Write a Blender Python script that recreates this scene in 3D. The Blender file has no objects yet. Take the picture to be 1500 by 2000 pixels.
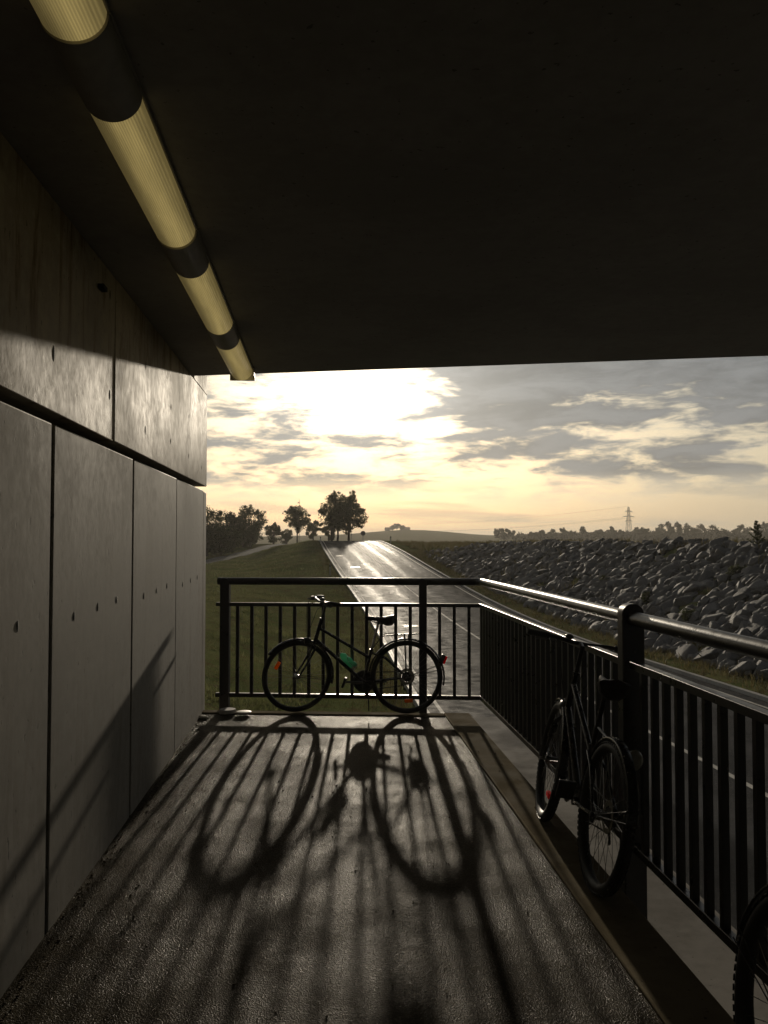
import bpy, bmesh, math, random
from mathutils import Vector, Matrix, noise
rad = math.radians
PI = math.pi
sc = bpy.context.scene
COL = sc.collection
TH = rad(4.1)
CT, ST = math.cos(TH), math.sin(TH)
CAMH = 1.63
def W(X, Z, H):            # offsets right / ahead / below the eye -> world
    return Vector((X*CT + Z*ST, Z*CT - X*ST, CAMH - H))

# ------------------------------------------------------------------ mesh helper
class MB:
    def __init__(s): s.v = []; s.f = []; s.uv = None
    def add(s, vs, fs):
        o = len(s.v); s.v += [Vector(p) for p in vs]; s.f += [tuple(i+o for i in f) for f in fs]; return s
    def box(s, x0, x1, y0, y1, z0, z1, m=None):
        vs = [Vector((x, y, z)) for x in (x0, x1) for y in (y0, y1) for z in (z0, z1)]
        if m: vs = [m @ p for p in vs]
        return s.add(vs, [(0,1,3,2),(4,6,7,5),(0,4,5,1),(2,3,7,6),(0,2,6,4),(1,5,7,3)])
    def prism(s, poly, z0, z1):
        n = len(poly)
        vs = [(p[0], p[1], z0) for p in poly] + [(p[0], p[1], z1) for p in poly]
        fs = [tuple(range(n))[::-1], tuple(range(n, 2*n))] + [(i, (i+1) % n, (i+1) % n+n, i+n) for i in range(n)]
        return s.add(vs, fs)
    def tube(s, pts, r, n=8, closed=False, caps=True):
        pts = [Vector(p) for p in pts]; k = len(pts)
        rs = r if isinstance(r, (list, tuple)) else [r]*k
        t0 = (pts[1]-pts[0]).normalized()
        up = Vector((0, 0, 1)) if abs(t0.z) < .9 else Vector((1, 0, 0))
        u = t0.cross(up).normalized(); vs = []
        for i in range(k):
            if closed: t = (pts[(i+1) % k]-pts[i-1]).normalized()
            else: t = (pts[min(i+1, k-1)]-pts[max(i-1, 0)]).normalized()
            u = (u - t*u.dot(t)).normalized(); w = t.cross(u)
            for j in range(n):
                a = 2*PI*j/n
                vs.append(pts[i] + (u*math.cos(a) + w*math.sin(a))*rs[i])
        fs = []
        for i in range(k if closed else k-1):
            b = (i+1) % k
            for j in range(n):
                fs.append((i*n+j, i*n+(j+1) % n, b*n+(j+1) % n, b*n+j))
        if not closed and caps:
            fs.append(tuple(range(n))[::-1]); fs.append(tuple((k-1)*n+j for j in range(n)))
        return s.add(vs, fs)
    def ring(s, c, R, r, n=48, m=8, sy=1.0, a0=0, a1=2*PI):   # torus in the local xz plane
        full = abs(a1-a0-2*PI) < 1e-4
        k = n if full else n+1; vs = []; fs = []
        for i in range(k):
            a = a0+(a1-a0)*i/n
            for j in range(m):
                b = 2*PI*j/m; q = R+r*math.cos(b)
                vs.append((c[0]+q*math.cos(a), c[1]+r*sy*math.sin(b), c[2]+q*math.sin(a)))
        for i in range(n):
            e = (i+1) % k
            for j in range(m): fs.append((i*m+j, i*m+(j+1) % m, e*m+(j+1) % m, e*m+j))
        return s.add(vs, fs)
    def disc(s, c, r, h, axis='y', n=24):
        c = Vector(c); d = {'x': Vector((1,0,0)), 'y': Vector((0,1,0)), 'z': Vector((0,0,1))}[axis]
        return s.tube([c-d*h/2, c+d*h/2], r, n)
    def ball(s, c, rx, ry, rz, n=12, m=8):
        vs = []; fs = []
        for i in range(m+1):
            p = PI*i/m
            for j in range(n):
                a = 2*PI*j/n
                vs.append((c[0]+rx*math.sin(p)*math.cos(a), c[1]+ry*math.sin(p)*math.sin(a), c[2]+rz*math.cos(p)))
        for i in range(m):
            for j in range(n): fs.append((i*n+j, (i+1)*n+j, (i+1)*n+(j+1) % n, i*n+(j+1) % n))
        return s.add(vs, fs)
    def xf(s, m): s.v = [m @ p for p in s.v]; return s
    def build(s, name, mat, parent=None, smooth=True, bevel=0):
        me = bpy.data.meshes.new(name)
        me.from_pydata([tuple(p) for p in s.v], [], s.f)
        bm = bmesh.new(); bm.from_mesh(me)
        if len(s.f) < 60000: bmesh.ops.recalc_face_normals(bm, faces=bm.faces)
        bm.to_mesh(me); bm.free()
        if s.uv is not None:
            uvl = me.uv_layers.new(name='UVMap')
            for l in me.loops: uvl.data[l.index].uv = s.uv[l.vertex_index]
        me.materials.append(mat)
        o = bpy.data.objects.new(name, me); COL.objects.link(o)
        if smooth:
            for p in me.polygons: p.use_smooth = True
            try: me.set_sharp_from_angle(angle=rad(38))
            except Exception: pass
        if bevel:
            b = o.modifiers.new('bevel', 'BEVEL'); b.width = bevel; b.segments = 2; b.limit_method = 'ANGLE'
        if parent: o.parent = parent
        return o

def tag(o, label=None, cat=None, group=None, kind=None):
    if label: o['label'] = label
    if cat: o['category'] = cat
    if group: o['group'] = group
    if kind: o['kind'] = kind
    return o
def empty(name, loc=(0,0,0), label=None, cat=None, group=None):
    o = bpy.data.objects.new(name, None); COL.objects.link(o); o.location = loc; o.empty_display_size = .2
    return tag(o, label, cat, group)

# ------------------------------------------------------------------ materials
def newmat(name):
    m = bpy.data.materials.new(name); m.use_nodes = True
    nt = m.node_tree; b = nt.nodes['Principled BSDF']
    return m, nt, b
def N(nt, t, **k):
    n = nt.nodes.new(t)
    for a, v in k.items(): setattr(n, a, v)
    return n
def setin(nt, node, i, v):
    if v is None: return
    if hasattr(v, 'is_output') or isinstance(v, bpy.types.NodeSocket): nt.links.new(v, node.inputs[i])
    else: node.inputs[i].default_value = v
def MA(nt, op, a, b=None, c=None, clamp=False):
    n = nt.nodes.new('ShaderNodeMath'); n.operation = op; n.use_clamp = clamp
    setin(nt, n, 0, a); setin(nt, n, 1, b); setin(nt, n, 2, c); return n.outputs[0]
def MR(nt, v, a, b, c=0., d=1., smooth=True):
    n = nt.nodes.new('ShaderNodeMapRange'); n.interpolation_type = 'SMOOTHSTEP' if smooth else 'LINEAR'
    setin(nt, n, 0, v)
    for i, x in zip((1,2,3,4), (a,b,c,d)): setin(nt, n, i, x)
    return n.outputs[0]
def MIX(nt, f, a, b, blend='MIX'):
    n = nt.nodes.new('ShaderNodeMix'); n.data_type = 'RGBA'; n.blend_type = blend
    def s(i, v):
        if isinstance(v, tuple): v = (v[0], v[1], v[2], 1)
        setin(nt, n, i, v)
    s(0, f); s(6, a); s(7, b); return n.outputs[2]
def NOISE(nt, vec, scale, detail=4, rough=.5, dist=0.):
    n = nt.nodes.new('ShaderNodeTexNoise'); nt.links.new(vec, n.inputs['Vector'])
    n.inputs['Scale'].default_value = scale; n.inputs['Detail'].default_value = detail
    n.inputs['Roughness'].default_value = rough; n.inputs['Distortion'].default_value = dist
    return n.outputs[0]
def MAPV(nt, vec, scale=(1,1,1), loc=(0,0,0), rot=(0,0,0)):
    n = nt.nodes.new('ShaderNodeMapping'); nt.links.new(vec, n.inputs[0])
    n.inputs['Location'].default_value = loc; n.inputs['Rotation'].default_value = rot; n.inputs['Scale'].default_value = scale
    return n.outputs[0]
def OBJC(nt): return nt.nodes.new('ShaderNodeTexCoord').outputs['Object']
def WORLDP(nt): return nt.nodes.new('ShaderNodeNewGeometry').outputs['Position']
def BUMP(nt, bsdf, h, strength=.3, dist=.01):
    n = nt.nodes.new('ShaderNodeBump'); n.inputs['Strength'].default_value = strength; n.inputs['Distance'].default_value = dist
    nt.links.new(h, n.inputs['Height']); nt.links.new(n.outputs[0], bsdf.inputs['Normal'])
def simple(name, col, rough=.5, metal=0., var=.25, scale=8., bump=0., spec=.5, trans=0.):
    m, nt, b = newmat(name); v = OBJC(nt)
    n = NOISE(nt, v, scale, 5, .6)
    c2 = tuple(x*(1-var) for x in col); c3 = tuple(min(1, x*(1+var)) for x in col)
    nt.links.new(MIX(nt, MR(nt, n, .3, .7), c2, c3), b.inputs['Base Color'])
    b.inputs['Roughness'].default_value = rough; b.inputs['Metallic'].default_value = metal
    b.inputs['Specular IOR Level'].default_value = spec
    if trans: b.inputs['Transmission Weight'].default_value = trans
    nt.links.new(MR(nt, n, .25, .75, max(.02, rough-.08), min(1, rough+.1)), b.inputs['Roughness'])
    if bump: BUMP(nt, b, NOISE(nt, v, scale*8, 3), .4, bump)
    return m

def mat_concrete(name, c1, c2, rough=.6, stain=.5, bump=.004, streak=True, spec=.5):
    m, nt, b = newmat(name); p = WORLDP(nt)
    n1 = NOISE(nt, p, 1.1, 6, .6)
    n2 = NOISE(nt, p, 14, 6, .65)
    st = NOISE(nt, MAPV(nt, p, (5, 5, .8)), 1.3, 7, .68, .8)
    fine = NOISE(nt, p, 160, 3, .6)
    f = MA(nt, 'ADD', MA(nt, 'MULTIPLY', n1, .6), MA(nt, 'MULTIPLY', n2, .4))
    c = MIX(nt, MR(nt, f, .38, .62), c1, c2)
    if streak: c = MIX(nt, MR(nt, st, .50, .66, 0, stain), c, (c1[0]*.5, c1[1]*.40, c1[2]*.30))
    pit = MR(nt, NOISE(nt, MAPV(nt, p, (1, 1, .6)), 38, 2, .5), .26, .31)
    c = MIX(nt, MA(nt, 'MULTIPLY', MA(nt, 'SUBTRACT', 1., pit), .6), c, (.04, .037, .03))
    nt.links.new(c, b.inputs['Base Color'])
    nt.links.new(MR(nt, f, .35, .65, rough-.04, rough+.10), b.inputs['Roughness'])
    b.inputs['Specular IOR Level'].default_value = spec
    h = MA(nt, 'ADD', MA(nt, 'MULTIPLY', n2, 1.2), MA(nt, 'ADD', MA(nt, 'MULTIPLY', fine, .25), MA(nt, 'MULTIPLY', pit, .6)))
    BUMP(nt, b, h, .5, bump)
    return m
M = {}
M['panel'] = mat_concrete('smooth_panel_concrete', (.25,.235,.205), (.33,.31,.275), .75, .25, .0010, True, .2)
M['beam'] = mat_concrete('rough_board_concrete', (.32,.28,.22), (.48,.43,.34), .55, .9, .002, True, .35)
M['soffit'] = mat_concrete('dark_soffit', (.29,.28,.27), (.37,.36,.35), .8, .3, .002, False)
M['cap'] = mat_concrete('pale_cap_concrete', (.20,.19,.175), (.28,.265,.245), .75, .1, .002, False)
M['kerbstrip'] = mat_concrete('brown_edge_concrete', (.12,.10,.065), (.18,.15,.10), .85, .1, .003, False, .2)
M['kerb'] = mat_concrete('kerb_stone', (.30,.29,.27), (.42,.40,.37), .5, .1, .003, False)
M['gap'] = simple('joint_shadow_gap', (.02,.02,.02), .9)
M['black'] = simple('black_painted_steel', (.012,.012,.012), .38, 0, .3, 20, .0006)
M['rail'] = simple('graphite_railing_paint', (.022,.021,.02), .33, .0, .3, 12, .0008, .6)
M['tyre'] = simple('tyre_rubber', (.016,.016,.016), .6, 0, .3, 30, .001)
M['rim'] = simple('dull_rim_metal', (.10,.10,.10), .35, .8, .2)
M['spoke'] = simple('spoke_steel', (.25,.25,.25), .3, .9, .2)
M['steel'] = simple('bright_steel', (.55,.53,.5), .25, 1., .1)
M['frame'] = simple('dark_bike_paint', (.02,.02,.024), .25, 0, .3, 9, 0, .6)
M['saddle'] = simple('saddle_vinyl', (.018,.017,.016), .38, 0, .3, 25, .0006)
M['white'] = simple('road_paint', (.50,.48,.43), .65, 0, .2, 6, .001)

M['greyref'] = simple('clear_lens', (.35,.34,.28), .15, 0, .2, 40, .001)
M['bottle'] = simple('green_bottle_plastic', (.16,.42,.30), .15, 0, .2, 40, .004, .5, .5)
M['lid'] = simple('pale_lid', (.6,.56,.48), .5, 0, .15, 20, .001)
M['bark'] = simple('bark', (.05,.04,.03), .9, 0, .4, 6, .02)
M['wood'] = simple('grey_wood', (.12,.10,.08), .8)
M['pylon'] = simple('galvanised_lattice', (.16,.16,.17), .6, .3)
M['house'] = simple('far_house_wall', (.30,.28,.26), .8)
M['roofm'] = simple('far_house_roof', (.14,.07,.05), .8)
M['cable'] = simple('cable_black', (.03,.03,.03), .6)
M['fixture'] = simple('lamp_housing', (.30,.285,.26), .45, 0, .15, 10, .0004)
def emitter(name, col, strength):
    m, nt, b = newmat(name); p = WORLDP(nt)
    b.inputs['Base Color'].default_value = (.5,.45,.32,1); b.inputs['Roughness'].default_value = .3
    w = nt.nodes.new('ShaderNodeTexWave'); w.wave_type = 'BANDS'; w.bands_direction = 'X'; w.inputs['Scale'].default_value = 38; w.inputs['Distortion'].default_value = 0
    nt.links.new(p, w.inputs['Vector'])
    sx = nt.nodes.new('ShaderNodeSeparateXYZ'); nt.links.new(p, sx.inputs[0])
    # the tube behind the ribbed cover: brighter over the tube itself
    t = MR(nt, MA(nt, 'ABSOLUTE', MA(nt, 'SUBTRACT', sx.outputs[0], -.655)), .004, .085, 1., .30)
    n = NOISE(nt, MAPV(nt, p, (20, 1.5, 20)), 1.5, 4, .6)
    e = MA(nt, 'MULTIPLY', MA(nt, 'MULTIPLY', t, MR(nt, w.outputs[1], 0, 1, .78, 1.12)), MR(nt, n, .2, .8, .8, 1.2))
    b.inputs['Emission Color'].default_value = (*col, 1)
    nt.links.new(MA(nt, 'MULTIPLY', e, strength), b.inputs['Emission Strength'])
    BUMP(nt, b, w.outputs[1], .6, .002)
    return m
M['diffuser'] = emitter('amber_diffuser', (1., .75, .27), .25)

def mat_asphalt(name, c1, c2, rough, scale, bumpd, wear=False, spec=.5):
    m, nt, b = newmat(name); p = WORLDP(nt)
    v = nt.nodes.new('ShaderNodeTexVoronoi'); v.inputs['Scale'].default_value = scale; nt.links.new(p, v.inputs['Vector'])
    n = NOISE(nt, p, 1.2, 5, .6); n3 = NOISE(nt, p, scale*.8, 2, .6)
    c = MIX(nt, MR(nt, n, .35, .65), c1, c2)
    sep = nt.nodes.new('ShaderNodeSeparateColor'); nt.links.new(v.outputs['Color'], sep.inputs[0])
    c = MIX(nt, MR(nt, sep.outputs[0], .6, 1., 0, .6), c, tuple(min(1, x*2.6) for x in c2))
    r = MR(nt, sep.outputs[1], 0, 1, rough-.16, rough+.16, False)
    if wear:
        uv = nt.nodes.new('ShaderNodeUVMap'); u = nt.nodes.new('ShaderNodeSeparateXYZ'); nt.links.new(uv.outputs[0], u.inputs[0])
        t = u.outputs[0]
        wv = NOISE(nt, MAPV(nt, uv.outputs[0], (1.1, .035, 1)), 1.6, 5, .6)
        pat = NOISE(nt, MAPV(nt, uv.outputs[0], (.25, .03, 1)), 1.7, 2, .4)
        # wheel tracks: polished, paler
        a = MA(nt, 'ABSOLUTE', MA(nt, 'SUBTRACT', MA(nt, 'ABSOLUTE', MA(nt, 'SUBTRACT', MA(nt, 'ABSOLUTE', t), 2.0)), .85))
        tr = MR(nt, a, .1, .55, 1., 0.)
        tr = MA(nt, 'MULTIPLY', tr, MR(nt, wv, .3, .65, .4, 1.))
        c = MIX(nt, MA(nt, 'MULTIPLY', tr, .55), c, tuple(x*1.9 for x in c2))
        c = MIX(nt, MR(nt, pat, .56, .6, 0, .6), c, tuple(x*.5 for x in c1))
        r = MA(nt, 'SUBTRACT', r, MA(nt, 'MULTIPLY', tr, .10))
    nt.links.new(c, b.inputs['Base Color']); nt.links.new(r, b.inputs['Roughness'])
    b.inputs['Specular IOR Level'].default_value = spec
    h = MA(nt, 'ADD', MA(nt, 'MULTIPLY', v.outputs['Distance'], 1.), MA(nt, 'MULTIPLY', n3, .6))
    BUMP(nt, b, h, 1., bumpd)
    return m
M['deck'] = mat_asphalt('walkway_asphalt', (.026,.021,.014), (.044,.038,.027), .30, 170, .0028, False, .03)
M['road'] = mat_asphalt('road_asphalt', (.045,.045,.046), (.065,.064,.063), .55, 60, .003, True, .03)
M['path'] = mat_asphalt('path_asphalt', (.12,.115,.10), (.17,.16,.14), .6, 60, .003)

def matte(m, f):
    # worn, dusty surface: part of it does not shine at all
    nt = m.node_tree; b = nt.nodes['Principled BSDF']; d = nt.nodes.new('ShaderNodeBsdfDiffuse'); mx = nt.nodes.new('ShaderNodeMixShader')
    l = b.inputs['Base Color'].links
    if l: nt.links.new(l[0].from_socket, d.inputs[0])
    l = b.inputs['Normal'].links
    if l: nt.links.new(l[0].from_socket, d.inputs['Normal'])
    p = nt.nodes.new('ShaderNodeNewGeometry').outputs['Position']
    n = NOISE(nt, p, 2.3, 6, .65)
    nt.links.new(MR(nt, n, .35, .65, min(1, f+.10), f-.10), mx.inputs[0])
    nt.links.new(b.outputs[0], mx.inputs[1]); nt.links.new(d.outputs[0], mx.inputs[2]); nt.links.new(mx.outputs[0], nt.nodes['Material Output'].inputs[0])
matte(M['deck'], .79); matte(M['road'], .84); matte(M['kerbstrip'], .85); matte(M['cap'], .85); matte(M['path'], .8); matte(M['beam'], .55); matte(M['white'], .7); matte(M['kerb'], .8)
def mat_ground():
    m, nt, b = newmat('rough_grass_ground'); p = WORLDP(nt)
    n1 = NOISE(nt, p, .25, 5, .6); n2 = NOISE(nt, p, 2.2, 6, .65); n3 = NOISE(nt, p, 25, 3, .6)
    c = MIX(nt, MR(nt, n1, .35, .65), (.12,.145,.055), (.20,.20,.085))
    c = MIX(nt, MR(nt, n2, .45, .65), c, (.15,.115,.06))
    c = MIX(nt, MR(nt, n3, .4, .7, 0, .5), c, (.03,.035,.012))
    # far fields lie in long strips of different crops
    fld = NOISE(nt, MAPV(nt, p, (.0012, .008, 1)), 3., 2, .5)
    s = nt.nodes.new('ShaderNodeSeparateXYZ'); nt.links.new(p, s.inputs[0])
    far = MR(nt, s.outputs[1], 120, 300)
    c = MIX(nt, MA(nt, 'MULTIPLY', far, MR(nt, fld, .45, .55, 0, .7)), c, (.14,.12,.055))
    nt.links.new(c, b.inputs['Base Color']); b.inputs['Roughness'].default_value = .95; b.inputs['Specular IOR Level'].default_value = 0.
    BUMP(nt, b, MA(nt, 'ADD', MA(nt, 'MULTIPLY', n2, .6), MA(nt, 'MULTIPLY', n3, .35)), .9, .12)
    return m
M['ground'] = mat_ground()
M['soil'] = simple('dry_soil', (.10,.075,.05), .95, 0, .4, 3, .03, .1)
def mat_leaf(name, c1, c2, tr=.35):
    m, nt, b = newmat(name); p = WORLDP(nt)
    n = NOISE(nt, p, 1.3, 3, .6)
    g = nt.nodes.new('ShaderNodeNewGeometry')
    c = MIX(nt, MR(nt, n, .35, .65), c1, c2)
    c = MIX(nt, MA(nt, 'MULTIPLY', g.outputs['Random Per Island'], .6), c, tuple(x*1.7 for x in c2))
    nt.links.new(c, b.inputs['Base Color']); b.inputs['Roughness'].default_value = .7; b.inputs['Specular IOR Level'].default_value = .2
    t = nt.nodes.new('ShaderNodeBsdfTranslucent'); nt.links.new(c, t.inputs[0])
    mx = nt.nodes.new('ShaderNodeMixShader'); mx.inputs[0].default_value = tr
    nt.links.new(b.outputs[0], mx.inputs[1]); nt.links.new(t.outputs[0], mx.inputs[2])
    nt.links.new(mx.outputs[0], nt.nodes['Material Output'].inputs[0])
    return m
M['leaf'] = mat_leaf('tree_leaves', (.035,.045,.015), (.06,.065,.022))
M['leaffar'] = simple('far_leaves', (.03,.036,.018), .9, 0, .3, 1, 0, .1)
M['leafdark'] = mat_leaf('dark_leaves', (.022,.03,.012), (.04,.048,.018), .25)
M['grass'] = mat_leaf('grass_blades', (.12,.145,.05), (.18,.18,.075), .3)
M['weed'] = mat_leaf('dry_weeds', (.09,.075,.03), (.12,.10,.045), .3)
M['amber'] = mat_leaf('amber_reflector', (.75,.22,.02), (.85,.3,.03), .6)
M['redref'] = mat_leaf('red_reflector', (.8,.01,.015), (.9,.02,.02), .7)
M['bottle'] = mat_leaf('green_bottle_plastic', (.10,.34,.22), (.2,.5,.36), .5)
def mat_stone():
    m, nt, b = newmat('grey_limestone'); o = OBJC(nt); p = WORLDP(nt)
    n = NOISE(nt, p, 2.2, 5, .6); n2 = NOISE(nt, p, 18, 5, .65)
    g = nt.nodes.new('ShaderNodeNewGeometry'); oi = nt.nodes.new('ShaderNodeObjectInfo')
    rr = MA(nt, 'FRACT', MA(nt, 'ADD', g.outputs['Random Per Island'], oi.outputs['Random']))
    c = MIX(nt, rr, (.095,.09,.085), (.20,.19,.178))
    c = MIX(nt, MR(nt, n2, .4, .7, 0, .6), c, (.08,.077,.075))
    c = MIX(nt, MR(nt, n, .6, .75, 0, .5), c, (.14,.12,.09))
    nt.links.new(c, b.inputs['Base Color']); b.inputs['Roughness'].default_value = .8
    BUMP(nt, b, n2, .8, .04)
    return m
M['stone'] = mat_stone()

# ------------------------------------------------------------------ setting: walkway
def front_y(x, off=0.): return 8.211 + (x-1.532)*(8.211-8.57)/(1.532+.953) + off   # line of the front railing
WX = -1.145
EDGE_IN, EDGE_OUT = 1.158, 1.40
mb = MB(); mb.prism([(WX-.05, -7), (EDGE_IN, -7), (EDGE_IN, front_y(EDGE_IN, -.20)), (WX-.05, front_y(WX, -.20))], -.30, 0)
# finer surface for the deck top
tag(mb.build('walkway', M['deck'], smooth=False), kind='structure')
mb = MB(); mb.prism([(EDGE_IN+.002, -7), (EDGE_OUT, -7), (EDGE_OUT, front_y(EDGE_OUT, -.07)), (EDGE_IN+.002, front_y(EDGE_IN, -.07))], -.32, .014)
mb.prism([(EDGE_IN-.001, front_y(EDGE_IN, -.07)), (WX-.05, front_y(WX, -.07)), (WX-.05, front_y(WX, -.197)), (EDGE_IN-.001, front_y(EDGE_IN, -.197))], -.32, .010)
tag(mb.build('walkway_edging', M['kerbstrip'], bevel=.008), kind='structure')
mb = MB(); mb.prism([(EDGE_OUT+.003, -7), (2.02, -7), (2.10, 9.5), (.95, 9.66), (.95, 8.24), (EDGE_OUT+.003, 8.18)], -2.4, -.30)
tag(mb.build('concrete_retaining_ledge', M['cap'], bevel=.015), 'pale concrete ledge below the walkway edge, outside the railing', 'retaining wall')

# ------------------------------------------------------------------ left wall (panels below, beam above)
wall = empty('concrete_panel_wall', (WX, 3, 0), 'smooth grey concrete panel wall with dark joints and anchor bolts on the left', 'wall')
def par(o, p):
    o.parent = p; o.matrix_parent_inverse = Matrix.Translation(p.location).inverted(); return o
J = [-4.02, -2.47, -.92, .63, 2.18, 3.735, 5.285, 6.84, 8.39]
PT = 2.14
for i in range(len(J)-1):
    y0, y1 = J[i]+.014, J[i+1]-.014
    off = random.Random(i).uniform(-.003, .003)
    mb = MB(); mb.box(WX-.12, WX+off, y0, y1, -.25, PT)
    p = par(mb.build('wall_panel', M['panel'], bevel=.008), wall)
    for k, dy in enumerate((1.155, .335, .77) if False else (.34, .76, 1.16)):
        a = MB(); yy = J[i]+dy; zz = 1.305+.012*((i*3+k) % 3-1)
        a.ball((WX+off, yy, zz), .0025, .012, .022, 12, 8)
        if False: a.tube([(WX+off, yy, zz), (WX+off+.004, yy, zz), (WX+off+.005, yy, zz+.016)], .005, 6)
        par(a.build('anchor_bolt', M['rim'] if (i+k) % 3 == 1 else M['gap']), p); 
mb = MB(); mb.box(WX-.12, WX-.004, 8.404, 8.60, -.6, PT-.01)
par(mb.build('wall_panel', M['panel'], bevel=.008), wall)
mb = MB(); mb.box(WX-.40, WX-.125, -4, 8.55, -.6, 2.17)
par(mb.build('joint_backing', M['gap']), wall)
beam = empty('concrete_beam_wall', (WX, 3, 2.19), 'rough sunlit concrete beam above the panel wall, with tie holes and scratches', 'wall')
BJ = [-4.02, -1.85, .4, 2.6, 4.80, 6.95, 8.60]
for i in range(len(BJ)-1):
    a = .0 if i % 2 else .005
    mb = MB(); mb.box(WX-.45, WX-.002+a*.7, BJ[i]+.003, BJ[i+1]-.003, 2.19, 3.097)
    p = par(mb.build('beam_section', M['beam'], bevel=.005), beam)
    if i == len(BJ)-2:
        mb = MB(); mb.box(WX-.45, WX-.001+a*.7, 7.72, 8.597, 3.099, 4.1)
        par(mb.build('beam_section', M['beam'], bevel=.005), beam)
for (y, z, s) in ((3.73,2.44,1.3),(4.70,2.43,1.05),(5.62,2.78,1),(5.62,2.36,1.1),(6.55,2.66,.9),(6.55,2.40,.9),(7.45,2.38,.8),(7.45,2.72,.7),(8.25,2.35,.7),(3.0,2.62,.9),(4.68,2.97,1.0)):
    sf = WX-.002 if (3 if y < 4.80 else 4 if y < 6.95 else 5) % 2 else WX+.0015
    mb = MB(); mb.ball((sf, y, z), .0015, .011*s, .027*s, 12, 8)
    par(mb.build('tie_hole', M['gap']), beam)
mb = MB(); mb.box(WX, WX+.03, 4.42, 4.50, 2.93, 2.955)
par(mb.build('bracket', M['gap'], bevel=.003), beam)
# a white scrap at the foot of the wall
mb = MB()
rr = random.Random(3)
for k in range(5): mb.ball((WX+.05+rr.uniform(-.03,.03), 8.17+rr.uniform(-.03,.03), .012), .028, .022, .014, 6, 4)
tag(mb.build('crumpled_paper', M['lid']), 'small crumpled white paper at the far foot of the panel wall', 'litter')

mb = MB(); rr = random.Random(9)
for k in range(420):
    if k % 3: x, y = WX+.012+abs(rr.gauss(0, .05)), rr.uniform(1.5, 8.3)
    else: x, y = rr.uniform(-1.1, 1.38), rr.uniform(1.5, 7.9)
    s_ = rr.uniform(.002, .006); mb.ball((x, y, s_*.6+(.014 if x > EDGE_IN else 0)), s_*rr.uniform(.7, 1.6), s_, s_*.7, 5, 3)
tag(mb.build('grit', M['soil']), 'scattered grit and crumbs on the walkway, thickest at the foot of the wall', 'grit', kind='stuff')
# ------------------------------------------------------------------ bridge slab above
def slab_y(x): return 7.54 + (x+1.15)*(-.247)
mb = MB(); mb.prism([(-3.5, slab_y(-3.5)), (-3.5, -16), (34, -16), (34, slab_y(34))], 3.10, 4.3)
bridge = empty('road_bridge', (0, 0, 3.1), 'huge dark concrete bridge deck forming the ceiling over the walkway', 'bridge')
par(mb.build('bridge_slab', M['soffit'], smooth=False), bridge)
mb = MB(); mb.prism([(-3.5, slab_y(-3.5)+.05), (-3.5, slab_y(-3.5)+.003), (34, slab_y(34)+.003), (34, slab_y(34)+.05)], 3.096, 4.6)
par(mb.build('edge_fascia', M['soffit'], bevel=.01), bridge)

# ------------------------------------------------------------------ lamp row
LXC, LR, LH = -.685, .092, .085
def half_tube(y0, y1, r, h, n=18):
    mb = MB(); vs = []; k = 2 if abs(y1-y0) < .2 else 6
    for i in range(k+1):
        y = y0+(y1-y0)*i/k
        for j in range(n+1):
            a = PI*j/n
            vs.append((LXC - r*math.cos(a), y, 3.085 - h*math.sin(a)))
    fs = [(i*(n+1)+j, i*(n+1)+j+1, (i+1)*(n+1)+j+1, (i+1)*(n+1)+j) for i in range(k) for j in range(n)]
    fs += [tuple(range(n+1)), tuple(k*(n+1)+j for j in range(n+1))]
    mb.add(vs, fs); return mb
for q, (a, b) in enumerate(((-.48, .72), (1.15, 2.35), (2.80, 3.99), (4.45, 5.66), (6.10, 7.25))):
    lab = ['fluorescent ceiling lamp overhead behind the viewer', 'nearest glowing amber strip lamp cut off by the top of the photo',
           'long glowing amber strip lamp, second from the top left, above the bare wall', 'amber strip lamp third in the ceiling row, beyond the long one',
           'farthest short amber strip lamp at the open end of the ceiling'][q]
    L = empty('strip_lamp', (LXC, (a+b)/2, 3.09), lab, 'ceiling lamp', 'amber strip lamps in a row on the ceiling')
    par(half_tube(a, b, LR, LH).build('diffuser', M['diffuser']), L)
    e0 = a-.44 if q else a-.3
    par(half_tube(e0 if q else a-.3, a-.002, LR+.003, LH+.003).build('end_cover', M['fixture']), L)
    mb = MB(); mb.box(LXC-.100, LXC+.100, e0, b, 3.086, 3.099)
    par(mb.build('housing', M['fixture'], bevel=.003), L)
    if q == 4:
        mb = MB(); mb.box(LXC-.096, LXC+.112, b+.001, b+.018, 3.0, 3.0985)
        mb.box(LXC+.101, LXC+.114, b-.10, b+.001, 3.02, 3.0985)
        par(mb.build('end_cap', M['steel'], bevel=.003), L)

# ------------------------------------------------------------------ railing
rl = empty('railing', (1.53, 8.21, 0), 'dark steel railing round the end and right side of the walkway, with upright bars', 'railing')
def rpart(mb, name, bevel=0): return par(mb.build(name, M['rail'], bevel=bevel), rl)
ZT, ZM, ZB = 1.258, 1.03, .145
C = Vector((1.532, 8.211, 0)); Lp = Vector((-.953, 8.57, 0)); d1 = (C-Lp).normalized(); n1 = Vector((-d1.y, d1.x, 0))
def frame_m(o, d): 
    n = Vector((-d.y, d.x, 0)); return Matrix(((d.x, n.x, 0, o.x), (d.y, n.y, 0, o.y), (0, 0, 1, o.z), (0, 0, 0, 1)))
F1 = frame_m(Lp, d1); LEN1 = (C-Lp).length
d2 = Vector((0, -1, 0)); F2 = frame_m(C, d2); LEN2 = 10.
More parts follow.
